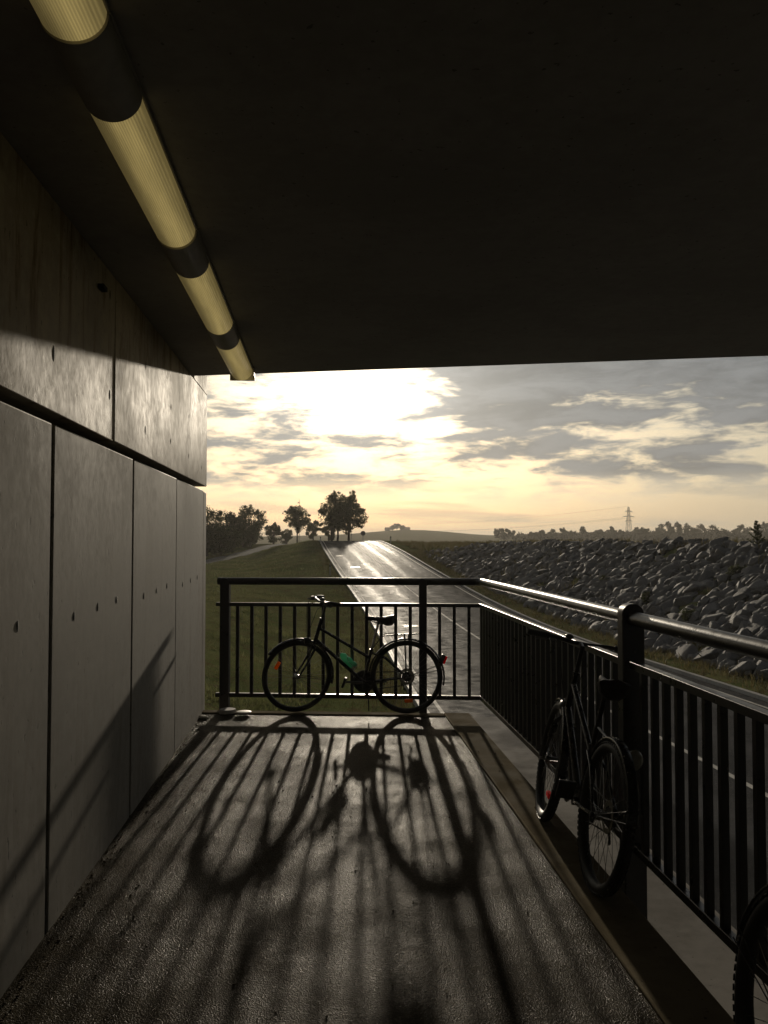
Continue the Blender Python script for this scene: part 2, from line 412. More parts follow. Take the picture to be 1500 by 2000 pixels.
# handrail bends round the corner
def arc(z):
    pts = [Lp + d1*(-.075)]
    k = .10
    pts.append(C - d1*k)
    for i in range(1, 6):
        t = i/6; pts.append((C-d1*k)*(1-t)**2 + C*2*t*(1-t) + (C+d2*k)*t*t)
    pts.append(C+d2*k); pts.append(C+d2*LEN2)
    out = []
    for a, b in zip(pts, pts[1:]): out.append(a)
    out.append(pts[-1])
    return [Vector((p.x, p.y, z)) for p in out]
rpart(MB().tube(arc(ZT), .036, 20), 'top_rail')
mb = MB(); mb.box(-.09, LEN1-.022, -.022, .022, ZM-.018, ZM+.018, F1); rpart(mb, 'middle_rail', .003)
mb = MB(); mb.box(-.022, LEN2, -.022, .022, ZM-.0185, ZM+.0185, F2); rpart(mb, 'middle_rail', .003)
mb = MB(); mb.box(-.09, LEN1-.022, -.02, .02, ZB-.02, ZB+.02, F1); rpart(mb, 'bottom_rail', .003)
mb = MB(); mb.box(-.02, LEN2, -.02, .02, ZB-.0205, ZB+.0205, F2); rpart(mb, 'bottom_rail', .003)
def post(F, s, w=.045, d=.03, top=1.285, across=False):
    # flat steel post with a rounded head
    mb = MB(); n = 14; prof = [(-w, -.42), (w, -.42), (w, top-w*.8)] + [(w*math.cos(PI*i/n), top-w*.8+w*math.sin(PI*i/n)*.9) for i in range(1, n)] + [(-w, top-w*.8)]
    k = len(prof)
    if across: vs = [F @ Vector((s-d, p[0], p[1])) for p in prof] + [F @ Vector((s+d, p[0], p[1])) for p in prof]
    else: vs = [F @ Vector((s+p[0], -d, p[1])) for p in prof] + [F @ Vector((s+p[0], d, p[1])) for p in prof]
    fs = [tuple(range(k)), tuple(range(k, 2*k))[::-1]] + [(i, (i+1) % k, (i+1) % k+k, i+k) for i in range(k)]
    mb.add(vs, fs); return rpart(mb, 'post', .006)
post(F1, 0.0, .046, .04); post(F1, 1.945, .038, .04)
for s in (4.02, 6.55, 9.1): post(F2, s, .056, .04, 1.325, True)
def bars(F, s0, s1, pitch, posts, end):
    s = s0
    while s < s1:
        if all(abs(s-p) > .06 for p in posts):
            mb = MB(); mb.box(s-.0155, s+.0155, -.0155, .0155, ZB+.018, ZM-.017, F); rpart(mb, 'bar', .002)
        s += pitch
bars(F1, .125, LEN1-.03, .1415, (0, 1.945), 0)
bars(F2, .0, 8.0, .135, (4.02, 6.55), 0)
# lid lying by the left post
mb = MB(); mb.tube([(-.74, 8.28, .012), (-.74, 8.28, .020), (-.74, 8.28, .034), (-.74, 8.28, .036)], [.062, .070, .070, .064], 28)
tag(mb.build('bottle_top_disc', M['lid']), 'small pale round disc lying on the edge near the left railing post', 'litter')
mb = MB(); mb.tube([(-.90, 8.36, .011), (-.90, 8.36, .022), (-.90, 8.36, .045)], [.085, .085, .075], 24)
tag(mb.build('round_base_cover', M['soffit']), 'dark round cover at the foot of the left railing post', 'cover')

# ------------------------------------------------------------------ road, terrain
def interp(tab, z):
    if z <= tab[0][0]: return tab[0][1]
    if z >= tab[-1][0]: return tab[-1][1]
    for i in range(len(tab)-1):
        if tab[i][0] <= z <= tab[i+1][0]:
            x0, y0 = tab[i]; x1, y1 = tab[i+1]
            m0 = (y1-tab[i-1][1])/(x1-tab[i-1][0]) if i else (y1-y0)/(x1-x0)
            m1 = (tab[i+2][1]-y0)/(tab[i+2][0]-x0) if i+2 < len(tab) else (y1-y0)/(x1-x0)
            h = x1-x0; t = (z-x0)/h
            return (2*t**3-3*t*t+1)*y0+(t**3-2*t*t+t)*h*m0+(-2*t**3+3*t*t)*y1+(t**3-t*t)*h*m1
RX = [(-60,10.5),(0,6.6),(13,5.6),(20,5.05),(37,4.13),(54,2.7),(73,.35),(95,-2.3),(120,-4.7),(150,-7.3),(200,-11),(300,-18)]
RH = [(-60,3.6),(0,3.65),(13,3.7),(20,3.78),(37,4.12),(54,3.75),(73,2.45),(95,.85),(120,-.25),(140,-.28),(160,.15),(200,1.1),(300,1.6)]
HL = [(-60,2.4),(10,2.3),(25,2.7),(50,3.0),(80,2.7),(100,2.3),(130,1.5),(170,.25),(250,.4),(500,.6),(3000,.3)]
HT = [(-60,.15),(100,.12),(200,.4),(400,.6),(3000,.3)]
def roadX(Z): return interp(RX, Z) if Z < 300 else -18
def ss(a, b, x):
    t = max(0, min(1, (x-a)/(b-a))); return t*t*(3-2*t)
def groundH(t, Z):
    rh = interp(RH, Z)
    if abs(t) <= 4.7: return rh+.04
    if t > 0:
        top = interp(HT, Z)
        u = max(0, min(1, (t-6.2)/6.8)); h = rh + (top-rh)*u
        return h
    top = interp(HL, Z)
    h = rh + (top-rh)*ss(5.6, 14, -t)
    return h
def gnoise(x, y, t, Z):
    a = ss(5, 9, abs(t))
    n = noise.noise((x*.16, y*.16, 0))*.16 + noise.noise((x*.5, y*.5, 3))*.06
    return n*a*(1 if Z < 300 else 2)
def ground_at(X, Z):
    t = X-roadX(Z); p = W(X, Z, groundH(t, Z)); p.z += gnoise(p.x, p.y, t, Z); return p
Zs = [-40,-30,-20,-12,-6,-2,1,3.5] + [5+.7*i for i in range(65)] + [51+1.6*i for i in range(45)] + [124+4*i for i in range(30)] + [250,275,300,340,400,480,600,800,1100,1500,2100,3000,4200]
Ts = [-4500,-2500,-1400,-800,-500,-300,-200,-150,-120,-100,-85,-72,-62,-54,-47,-41,-36,-32,-28,-25,-22.5,-20,-18,-16.3,-14.8,-13.4,-12.2,-11.2,-10.3,-9.5,-8.7,-8,-7.3,-6.6,-6,-5.4,-4.95,-4.7,-4.45,4.45,4.7,4.95,5.4,6.2,7,7.8,8.6,9.4,10.2,11,11.8,12.4,13,13.7,14.6,16,18,20.5,24,28,34,42,52,66,85,110,150,200,300,450,700,1100,1800,3000,4500]
mb = MB(); nv = len(Ts)
for Z in Zs:
    for t in Ts:
        X = roadX(Z)+t; p = W(X, Z, groundH(t, Z)); p.z += gnoise(p.x, p.y, t, Z)
        mb.v.append(p)
for i in range(len(Zs)-1):
    for j in range(nv-1): mb.f.append((i*nv+j, i*nv+j+1, (i+1)*nv+j+1, (i+1)*nv+j))
tag(mb.build('ground', M['ground']), kind='structure')
def strip(name, mat, t0, t1, lift, Z0, Z1, dz=1.5, nt_=1, th=0.):
    mb = MB(); uv = []; n = int((Z1-Z0)/dz)+1; cols = nt_+1
    for i in range(n+1):
        Z = Z0+(Z1-Z0)*i/n
        for j in range(cols):
            t = t0+(t1-t0)*j/nt_
            mb.v.append(W(roadX(Z)+t, Z, interp(RH, Z)-lift)); uv.append((t, Z))
        if th:
            for j in range(cols):
                t = t0+(t1-t0)*j/nt_
                mb.v.append(W(roadX(Z)+t, Z, interp(RH, Z)-lift+th)); uv.append((t, Z))
    row = cols*(2 if th else 1)
    for i in range(n):
        for j in range(nt_): mb.f.append((i*row+j, i*row+j+1, (i+1)*row+j+1, (i+1)*row+j))
        if th:
            mb.f.append((i*row, (i+1)*row, (i+1)*row+cols, i*row+cols)); mb.f.append((i*row+cols-1, i*row+2*cols-1, (i+1)*row+2*cols-1, (i+1)*row+cols-1))
    mb.uv = uv
    return mb.build(name, mat)
tag(strip('road', M['road'], -4.15, 4.15, 0, -38, 300, 1.2, 12), kind='structure')
for t in (-3.80, 3.72): tag(strip('road_edge_line', M['white'], t-.045, t+.045, .005, -38, 300, 1.2), kind='structure')
tag(strip('road_centre_line', M['white'], -.055, .055, .005, -38, 300, 1.2), kind='structure')
for t in (-4.30, 4.15): tag(strip('road_kerb', M['kerb'], t, t+.15, .10, -38, 300, 1.2, 1, .2), kind='structure')
for k, (Z, t, w, lab) in enumerate(((77, -2.45, .48, 'shiny metal drain cover high on the far left lane'), (42.5, -2.4, .40, 'shiny metal drain cover in the left lane behind the saddle of the bicycle'), (88, -3.1, .35, 'small pale drain cover at the left edge far up the road'))):
    c = W(roadX(Z)+t, Z, interp(RH, Z)-.008); c2 = W(roadX(Z+.5)+t, Z+.5, interp(RH, Z+.5)-.008); d = (c2-c).normalized(); r = Vector((CT, -ST, 0))
    e = empty('drain_cover', c, lab, 'drain cover', 'metal drain covers in the road')
    mb = MB(); mb.add([-r*w-d*.35, r*w-d*.35, r*w+d*.35, -r*w+d*.35, ], [(0,1,2,3)])
    mb.build('cover_plate', M['kerb'], e)
    mb = MB()
    for q in range(5): mb.add([-r*w*.8-d*(.26-q*.13)+Vector((0,0,.006)), r*w*.8-d*(.26-q*.13)+Vector((0,0,.006)), r*w*.8-d*(.22-q*.13)+Vector((0,0,.006)), -r*w*.8-d*(.22-q*.13)+Vector((0,0,.006))], [(0,1,2,3)])
    mb.build('grating', M['steel'], e)
# side path on the left
mb = MB(); n = 60
PX = [(60,-24.5),(80,-22.8),(100,-21.2),(130,-20.8),(170,-20.8),(200,-21.5)]
for i in range(n+1):
    Z = 62+(195-62)*i/n; X = interp(PX, Z)
    hh = (ground_at(X-1.4, Z).z+ground_at(X+1.4, Z).z)/2
    for s in (-1.3, -.4, .4, 1.3):
        p = ground_at(X+s, Z); p.z = max(hh, p.z)+.05; mb.v.append(p)
for i in range(n):
    for j in range(3): mb.f.append((i*4+j, i*4+j+1, (i+1)*4+j+1, (i+1)*4+j))
tag(mb.build('side_path', M['path']), kind='structure')

# far low hills
mb = MB(); K = 90
for r, (Z, hs) in enumerate(((700, 0), (850, .55), (1000, 1), (1250, 1.0), (1600, 0))):
    for i in range(K+1):
        u = -1.1+2.2*i/K; X = u*Z
        prof = 9+7*math.exp(-((u-.02)/.07)**2)+5*math.exp(-((u-.33)/.2)**2)+2.5*noise.noise((u*9, r*.3, 0))
        if u < -.12: prof *= max(.3, 1+ (u+.12)*2)
        p = W(X, Z, 1.2); p.z += prof*hs; mb.v.append(p)
for r in range(4):
    for i in range(K): mb.f.append((r*(K+1)+i, r*(K+1)+i+1, (r+1)*(K+1)+i+1, (r+1)*(K+1)+i))
tag(mb.build('hills', M['ground']), kind='structure')
def hill_top(u):
    return 9+7*math.exp(-((u-.02)/.07)**2)+5*math.exp(-((u-.33)/.2)**2)+2.5*noise.noise((u*9, .6, 0))-.2+.6

# ------------------------------------------------------------------ riprap stones on the right bank
R = random.Random(11)
protos = []
for k in range(14):
    bm = bmesh.new()
    for i in range(15):
        a, z = R.uniform(0, 2*PI), R.uniform(-1, 1); q = math.sqrt(1-z*z)
        bm.verts.new((q*math.cos(a)*.5*R.uniform(.8, 1.1), q*math.sin(a)*.40*R.uniform(.8, 1.1), z*.27*R.uniform(.8, 1.1)))
    res = bmesh.ops.convex_hull(bm, input=bm.verts)
    for v in [v for v in bm.verts if not v.link_faces]: bm.verts.remove(v)
    bmesh.ops.bevel(bm, geom=bm.edges[:], offset=.022, segments=1, affect='EDGES')
    bmesh.ops.recalc_face_normals(bm, faces=bm.faces)
    me = bpy.data.meshes.new('riprap_stone'); bm.to_mesh(me); bm.free(); me.materials.append(M['stone'])
    protos.append(me)
stones = []
Z = 12.0
while Z < 92:
    L = 7.8; u = 0
    while u < 1.02:
        t = 6.0+6.9*u+R.uniform(-.15, .15); zz = Z+R.uniform(-.2, .2)
        X = roadX(zz)+t
        big = R.choice((.45, .6, .75, .9, 1.05, 1.3))
        keep = 1-.85*ss(68, 92, Z)
        if noise.noise((X*.4, zz*.4, 8)) > .42 and R.random() < .8: keep = 0
        if R.random() < keep:
            p = W(X, zz, groundH(t, zz)); p.z += .08+R.uniform(-.04, .10)
            stones.append((zz, X, p, big))
        u += .055*R.uniform(.85, 1.2)
    Z += .42*R.uniform(.9, 1.15)*(1 if Z < 60 else 1.15)
slope = math.atan2(3.9, 6.8)
def stone_m(p, big):
    return (Matrix.Translation(p) @ Matrix.Rotation(-TH, 4, 'Z') @ Matrix.Rotation(-slope*R.uniform(.6, 1.05), 4, 'Y') @ Matrix.Rotation(R.uniform(-.3, .3), 4, 'X')
            @ Matrix.Rotation(R.uniform(0, 2*PI), 4, 'Z') @ Matrix.Diagonal((big, big*R.uniform(.8, 1.1), big*R.uniform(.8, 1.2), 1)))
inview = sorted([s for s in stones if s[1]/s[0] < .47], key=lambda s: s[0]/s[3]**.5)
ind = inview[:300]; ids = set(id(s) for s in ind)
for s in ind:
    o = bpy.data.objects.new('riprap_stone', R.choice(protos)); COL.objects.link(o); o.matrix_world = stone_m(s[2], s[3])
    tag(o, 'angular grey boulder among the nearer stones of the bank across the road', 'stone', 'boulders on the bank across the road')
mb = MB()
for s in stones:
    if id(s) in ids: continue
    me = R.choice(protos); m = stone_m(s[2], s[3])
    mb.add([m @ v.co for v in me.vertices], [tuple(p.vertices) for p in me.polygons])
o = mb.build('riprap_bank', M['stone'], smooth=False)
tag(o, 'mass of grey riprap boulders covering the bank right of the road', 'stones', kind='stuff')
# slender stone things stay in the same mesh style

# ------------------------------------------------------------------ vegetation
def blades(name, mat, spots, label, cat, seed=1, kind='stuff'):
    R = random.Random(seed); mb = MB()
    for (p, h, n, spread, lean) in spots:
        for k in range(n):
            a = R.uniform(0, 2*PI); b = p+Vector((R.gauss(0, spread), R.gauss(0, spread), -.02))
            w = h*.055*R.uniform(.6, 1.3); hh = h*R.uniform(.5, 1.15); u = Vector((math.cos(a), math.sin(a), 0)); l = Vector((R.gauss(0, lean), R.gauss(0, lean), 0))*hh
            mb.add([b-u*w, b+u*w, b+l*.4+Vector((0, 0, hh*.6))+u*w*.6, b+l+Vector((0, 0, hh)), b+l*.4+Vector((0, 0, hh*.6))-u*w*.6], [(0,1,2,3,4)])
    o = mb.build(name, mat, smooth=False)
    return tag(o, label, cat, kind=kind)
R = random.Random(5); sp = []
for i in range(30000):
    Z = 9.2+52*R.random()**1.7; X = R.uniform(-.26, .12)*Z - R.random()*1.0
    t = X-roadX(Z)
    if t > -4.6: continue
    if Z < 9.9 and False: continue
    p = ground_at(X, Z)
    if p.x > .8 and p.y < 9.9: continue
    if p.y < front_y(p.x)+.35: continue
    dens = noise.noise((p.x*.5, p.y*.5, 1))
    if dens < -.25 and R.random() < .6: continue
    sp.append((p, R.uniform(.03, .075)*(1+dens*.5)*(1.9 if dens > .22 and R.random() < .5 else 1)*(1+Z/90), 6, .10+Z*.004, .5))
blades('grass', M['grass'], sp, 'short rough grass on the slope beyond the front railing', 'grass', 2)
sp = []
for i in range(3800):
    Z = 20+130*R.random()**1.3; t = 12.8+R.random()**1.5*10
    X = roadX(Z)+t
    if X/Z > .5: continue
    p = ground_at(X, Z); c = noise.noise((p.x*.25, p.y*.25, 5))
    sp.append((p, (.20+.35*max(0, c+.25))*R.uniform(.6, 1.4), 9, .2, .28))
for i in range(1500):
    Z = 14+80*R.random(); t = 4.7+R.random()*1.7; X = roadX(Z)+t
    p = ground_at(X, Z); sp.append((p, R.uniform(.12, .32), 7, .15, .35))
for i in range(900):
    Z = 60+60*R.random(); t = 6+R.random()*7; X = roadX(Z)+t
    p = ground_at(X, Z); sp.append((p, R.uniform(.2, .5), 8, .2, .35))
for i in range(420):
    Z = 16+50*R.random(); t = 6.2+R.random()*6.6; X = roadX(Z)+t
    if noise.noise((X*.4, Z*.4, 8)) < .3: continue
    p = ground_at(X, Z); sp.append((p, R.uniform(.2, .55), 12, .18, .3))
for i in range(1600):
    Z = 16+110*R.random()**1.4; t = -4.5-abs(R.gauss(0, .45)); X = roadX(Z)+t
    p = ground_at(X, Z); sp.append((p, R.uniform(.06, .22), 7, .12, .4))
blades('dry_weeds', M['weed'], sp, 'dry brown weeds and tall grass along the top and foot of the stone bank', 'weeds', 3)
sp = []
for i in range(2200):
    Z = 62+75*R.random(); X = R.uniform(-24, -3)*Z/90
    t = X-roadX(Z)
    if t > -4.7 or abs(X-interp(PX, Z)) < 1.6: continue
    p = ground_at(X, Z); sp.append((p, R.uniform(.1, .28), 6, .3, .4))
blades('verge_grass', M['grass'], sp, 'longer grass on the bank between side path and road', 'grass', 4)

def leaf_cloud(mb, c, r, n, ls, R, flat=.8):
    for k in range(n):
        d = Vector((R.gauss(0, 1), R.gauss(0, 1), R.gauss(0, 1))); d.normalize()
        q = R.random()**.45
        p = c+Vector((d.x*r*q, d.y*r*q, d.z*r*flat*q))
        a = Vector((R.gauss(0,1), R.gauss(0,1), R.gauss(0,1))).normalized(); b = a.orthogonal().normalized()
        s = ls*R.uniform(.6, 1.3)
        mb.add([p-a*s, p+b*s*.55, p+a*s, p-b*s*.55], [(0,1,2,3)])
def tree(name, X, Z, width, top, crown_lo, label, seed, leaf=.16, mat='leaf', base=None, trunks=1, n_cl=40, lpc=120, shape=1.0, group=None, trunk_r=.16):
    # width, top and crown_lo in metres above ground
    R = random.Random(seed); g = ground_at(X, Z)
    if base is not None: g.z = CAMH-base
    t = empty(name, g, label, 'tree' if name != 'bush' else 'bush', group)
    cl = []; H = top-crown_lo
    for k in range(n_cl):
        for _ in range(30):
            u, v, w = R.uniform(-1, 1), R.uniform(-1, 1), R.uniform(-1, 1)
            if u*u+v*v+w*w < 1 and (u*u+v*v+w*w > .2 or R.random() < .4): break
        # narrower toward the top, uneven outline
        taper = 1-.35*max(0, w)*shape
        cl.append(Vector((u*width/2*.82*taper, v*width/2*.82*taper, crown_lo+H/2+w*H/2*.84)))
    tb = MB(); tops = []
    for q in range(trunks):
        ox = (q-(trunks-1)/2)*width*.14
        pts = [Vector((ox, 0, -.4))]
        for i in range(1, 6):
            f = i/5; pts.append(Vector((ox*(1+f*.8)+R.gauss(0, .035)*top*.3, R.gauss(0, .03)*top*.3, f*(crown_lo+H*.6))))
        tb.tube(pts, [trunk_r*(1.25-.9*i/5) for i in range(6)], 7); tops.append(pts)
    for c in cl:
        pts = R.choice(tops); s = pts[R.choice((2, 3, 3, 4))]
        if s.z > c.z: s = pts[2]
        m = (s+c)/2+Vector((R.gauss(0, .05), R.gauss(0, .05), -.04*H))
        tb.tube([s, m, c], [trunk_r*.42, trunk_r*.26, trunk_r*.08], 5)
    tb.build('trunk', M['bark'], t)
    cb = MB()
    for c in cl:
        leaf_cloud(cb, c, R.uniform(.55, 1.15)*width*.165, int(lpc*R.uniform(.6, 1.3)), leaf, R)
    for k in range(int(n_cl*.8)):      # loose twigs poking out of the outline
        c = R.choice(cl); o = (c-Vector((0, 0, crown_lo+H*.45))).normalized(); leaf_cloud(cb, c+o*width*.10*R.uniform(.6, 1.5), width*.05, int(lpc*.18), leaf, R)
    cb.build('crown', M[mat], t, smooth=False)
    return t
def px(p): return (p-750)/1676
def H_y(y, Z): return (y-1061)/1676*Z
# big pair of trees by the crest
Zt = 150
tree('roadside_tree', px(653)*Zt, Zt, 6.4, 9.3, 2.0, 'big round-crowned tree left of the road crest, left half of the tallest pair', 21, .17, trunks=2, n_cl=46, lpc=120, base=.1, trunk_r=.17)
tree('roadside_tree', px(681)*(Zt+4), Zt+4, 7.2, 9.8, 1.5, 'tallest spreading tree beside the road crest, right of its twin', 22, .17, n_cl=62, lpc=120, base=.1, trunk_r=.2)
Zt = 160
tree('roadside_tree', px(581)*Zt, Zt, 6.1, 7.5, 2.6, 'umbrella-shaped tree standing under the thin mast', 23, .17, n_cl=40, lpc=100, base=.5, trunk_r=.14)
for k, (p, y, w, zz, lab) in enumerate(((612, 1013, 36, 200, 'pale hazy small tree between the umbrella-shaped tree and the tallest pair'), (641, 1020, 34, 190, 'low bushy tree directly behind the start of the road crest'), (560, 1030, 24, 215, 'faint far tree just left of the umbrella-shaped tree trunk'))):
    tree('distant_tree', px(p)*zz, zz, w/1676*zz, (1061-y)/1676*zz+.5, 1.0, lab, 30+k, .22, n_cl=22, lpc=90, base=.5)
for k, (p, y, w, zz, b, lab) in enumerate(((405, 983, 84, 120, 1.8, 'dark dense bushy tree directly beside the end of the concrete wall'), (447, 990, 66, 135, 1.3, 'dark bushy tree between the wall-side tree and the ragged one'), (487, 980, 70, 158, .7, 'ragged dark tree with loose right outline at the end of the thicket'), (432, 1030, 90, 122, 1.7, 'low dark bush at the foot of the thicket by the side path'), (476, 1034, 64, 150, .9, 'low dark bush below the ragged tree'))):
    tree('thicket_tree' if k < 3 else 'bush', px(p)*zz, zz, w/1676*zz, (1061-y)/1676*zz+b, .5 if k < 3 else .1, lab, 40+k, .14, 'leafdark', n_cl=52, lpc=150, base=b, shape=.6)
tree('thicket_tree', px(534)*185, 185, 4.4, 5.3, .4, 'small dark rounded tree right of the thicket', 50, .18, 'leafdark', n_cl=26, lpc=110, base=.5)
tree('bush', px(558)*200, 200, 3.2, 3.4, .2, 'low dark bush at the end of the side path', 51, .14, 'leafdark', n_cl=14, lpc=90, base=.6)
# far tree line on the right
R = random.Random(77)
row = []
for p, y, w in ((978,1029,22),(996,1026,14),(1101,1021,12),(1040,1034,14),(1060,1035,18),(1080,1033,14),(1120,1034,18),(1145,1026,22),(1170,1030,18),(1195,1028,14),(1215,1032,16),(1248,1024,20),(1262,1020,16),(1285,1030,20),(1300,1014,24),(1322,1020,20),(1345,1022,24),(1370,1024,26),(1395,1023,24),(1420,1022,26),(1446,1024,22),(1470,1024,26),(1494,1022,26),(1520,1022,26)):
    row.append((p, y, w))
for k, (p, y, w) in enumerate(row):
    zz = 520+R.uniform(-20, 20)
    g = ground_at(px(p)*zz, zz); basez = g.z
    hgt = (1061-y)/1676*zz+CAMH-basez+.3
    t = tree('far_tree', px(p)*zz, zz, 1.7*w/1676*zz, hgt, hgt*.02, 'one of the small far trees in the line along the horizon right of the road', 100+k, .7, 'leaffar', n_cl=14, lpc=70, group='far trees along the right horizon')
mb = MB()
# hedge filling below the tree row
for p in range(1010, 1560, 3):
    zz = 540; g = ground_at(px(p)*zz, zz); leaf_cloud(mb, g+Vector((0, 0, (3.6 if p < 1160 else 4.8)+R.uniform(-.8,1.2))), 3.4, 80, .8, R, .9)
tag(mb.build('far_hedge', M['leaffar'], smooth=False), 'dark far hedge under the tree line on the right horizon', 'hedge', kind='stuff')
# young tree and bush on top of the bank
g = ground_at(px(1478)*38, 38)
yt = empty('young_tree', g, 'thin young tree standing above the weeds at the right edge', 'tree')
tb = MB(); tb.tube([(0,0,-.1),(.02,0,.7),(0,.01,1.42)], [.02,.015,.005], 6); cb = MB()
for k in range(26):
    z = .25+k*.044; a = R.uniform(0, 2*PI); l = .42*(1-z/1.6)*R.uniform(.7, 1.2)
    e = Vector((math.cos(a)*l, math.sin(a)*l, z+l*.9)); tb.tube([(0,0,z), e], [.006,.003], 4)
    for q in range(5): leaf_cloud(cb, Vector((0,0,z)).lerp(e, .3+q*.18), .05, 9, .04, R)
tb.build('trunk', M['bark'], yt); cb.build('crown', M['leaf'], yt, smooth=False)
for p, zz, w, h, lab in ((1345, 34, .9, .62, 'dark low shrub on top of the stone bank below the far tree line'), (1440, 36, 1.1, .5, 'low shrub at the foot of the thin young tree'), (1262, 40, .7, .65, 'loose brownish shrub on the bank top right of the pylon'), (1180, 48, .6, .6, 'thin shrub on the bank top left of the pylon'), (1092, 50, .5, .5, 'smallest shrub on the bank top, farthest left')):
    tree('shrub', px(p)*zz, zz, w, h, .05, lab, p, .035, 'leaf', n_cl=16, lpc=60, trunk_r=.012)

# ------------------------------------------------------------------ far things
Zp = 1000; g = W(px(1228)*Zp, Zp, 1.0)
py = empty('electricity_pylon', g, 'tall lattice electricity pylon rising on the right horizon', 'pylon')
mb = MB()
def Wd(z): return 3.6*(1-z/46)**1.1+.45
for sx in (-1, 1):
    for sy in (-1, 1): mb.tube([(sx*Wd(z), sy*Wd(z), z) for z in (0, 10, 20, 30, 38, 43.5)], .28, 4)
zz = [0, 7, 13, 18.5, 23.5, 28, 32, 36, 40]
for a, b in zip(zz, zz[1:]):
    for s in (-1, 1):
        mb.tube([(-Wd(a), s*Wd(a), a), (Wd(b), s*Wd(b), b)], .16, 3); mb.tube([(Wd(a), s*Wd(a), a), (-Wd(b), s*Wd(b), b)], .16, 3)
mb.build('lattice_mast', M['pylon'], py)
for z, w in ((38, 4.2), (32, 6.8), (27, 4.0)):
    a = MB(); a.tube([(-w, 0, z), (0, 0, z+1.3), (w, 0, z)], .25, 4); a.tube([(-w, 0, z), (w, 0, z)], .25, 4)
    for s in (-1, 1): a.tube([(s*w, 0, z), (s*w, 0, z-1.4)], .15, 4)
    a.build('cross_arm', M['pylon'], py)
for k, (dx, z) in enumerate(((-6.8, 30.6), (6.8, 30.6), (0, 44))):
    p0 = Vector((dx, 0, z)); p1 = W(-.02*2000, 2000, -10)-g+Vector((dx, 0, z-8)); 
    a = MB(); a.tube([p0.lerp(p1, i/14)+Vector((0, 0, -18*4*(i/14)*(1-i/14)*.5)) for i in range(15)], .10, 3); a.build('power_line', M['cable'], py)
# farmhouse on the far hill
def house(Xp, Z, w, h, label):
    u = px(Xp); b = W(u*Z, Z, 0); b.z = CAMH-1.2+hill_top(u)-1.0
    e = empty('farmhouse', b, label, 'house')
    mb = MB(); mb.box(-w/2, w/2, -4, 4, -3, h); mb.build('wall', M['house'], e)
    mb = MB(); mb.add([(-w/2-.5,-4.5,h),(w/2+.5,-4.5,h),(w/2+.5,4.5,h),(-w/2-.5,4.5,h),(-w/2,0,h+2.6),(w/2,0,h+2.6)], [(0,1,5,4),(2,3,4,5),(1,2,5),(3,0,4),(0,3,2,1)]); mb.build('roof', M['roofm'], e)
    mb = MB()
    for q in range(4): mb.box(-w/2+w*(q+.6)/4.4-.5, -w/2+w*(q+.6)/4.4+.5, -4.05, -4.002, h*.35, h*.7)
    mb.build('window', M['gap'], e)
house(757, 1000, 6, 2.0, 'small farm building at the left end of the far hilltop group')
house(791, 1000, 11, 1.2, 'long low farm building right of the hilltop trees')
for k, (p, w, h) in enumerate(((766, 9, 6.5), (775, 11, 7.8), (784, 8, 6))):
    zz = 985; u = px(p); b = -(-1.2+hill_top(u)-1)
    tree('hilltop_tree', u*zz, zz, w, h, 1, 'round tree of the little clump between the two hilltop farm buildings', 300+k, .9, 'leaffar', n_cl=12, lpc=60, base=b, group='trees between the hilltop farm buildings')
# mast behind trees
g = W(px(584.5)*260, 260, .5)
ms = empty('radio_mast', g, 'thin mast rising above the umbrella-shaped tree', 'mast')
MB().tube([(0,0,0),(0,0,13.7)], [.10,.06], 6).build('pole', M['pylon'], ms)
mb = MB(); mb.box(-.55, .1, -.1, .1, 12.6, 12.9); mb.tube([(0,0,12),(0,0,14)], .03, 4); mb.build('antenna', M['pylon'], ms)
# round sign at crest (back seen) and posts
g = ground_at(px(709)*128, 128); g.z = CAMH-.2
sg = empty('road_sign', g, 'round road sign seen from behind beside the road crest', 'sign')
MB().tube([(0,0,-.3),(0,0,2.05)], .04, 8).build('sign_post', M['pylon'], sg)
mb = MB(); mb.tube([(0,-.05,1.68),(0,-.03,1.68)], .36, 26); mb.build('sign_disc', M['pylon'], sg)
mb = MB(); mb.box(-.3,.3,-.10,-.065,1.55,1.59); mb.box(-.3,.3,-.10,-.065,1.80,1.84); mb.build('sign_bracket', M['gap'], sg)
g = ground_at(px(686)*140, 140); g.z = CAMH-.0
sg = empty('plain_post', g, 'slim dark post under the tallest tree at the road crest', 'post')
MB().tube([(0,0,-.3),(0,0,1.6)], .035, 8).build('post_shaft', M['pylon'], sg)
mb = MB(); mb.box(-.09,.09,-.045,-.03,1.3,1.6); mb.build('post_plate', M['pylon'], sg)
def delineator(X, Z, lab):
    g = ground_at(X, Z); e = empty('delineator_post', g, lab, 'marker post', 'marker posts along the road')
    mb = MB(); mb.prism([(-.06,-.03),(.06,-.03),(.04,.04),(-.04,.04)], -.2, .95); mb.build('marker_body', M['white'], e, bevel=.005)
    mb = MB(); mb.prism([(-.062,-.032),(.062,-.032),(.042,.042),(-.042,.042)], .70, .88); mb.build('black_band', M['black'], e)
    mb = MB(); mb.box(-.025,.025,-.037,-.033,.74,.84); mb.build('reflector', M['greyref'], e)
delineator(px(645)*70.5, 70.5, 'white marker post with dark band left of the road, above the railing')
delineator(px(626)*112, 112, 'small marker post at the left of the road crest')
delineator(px(763)*112, 112, 'small marker post right of the far road bend')

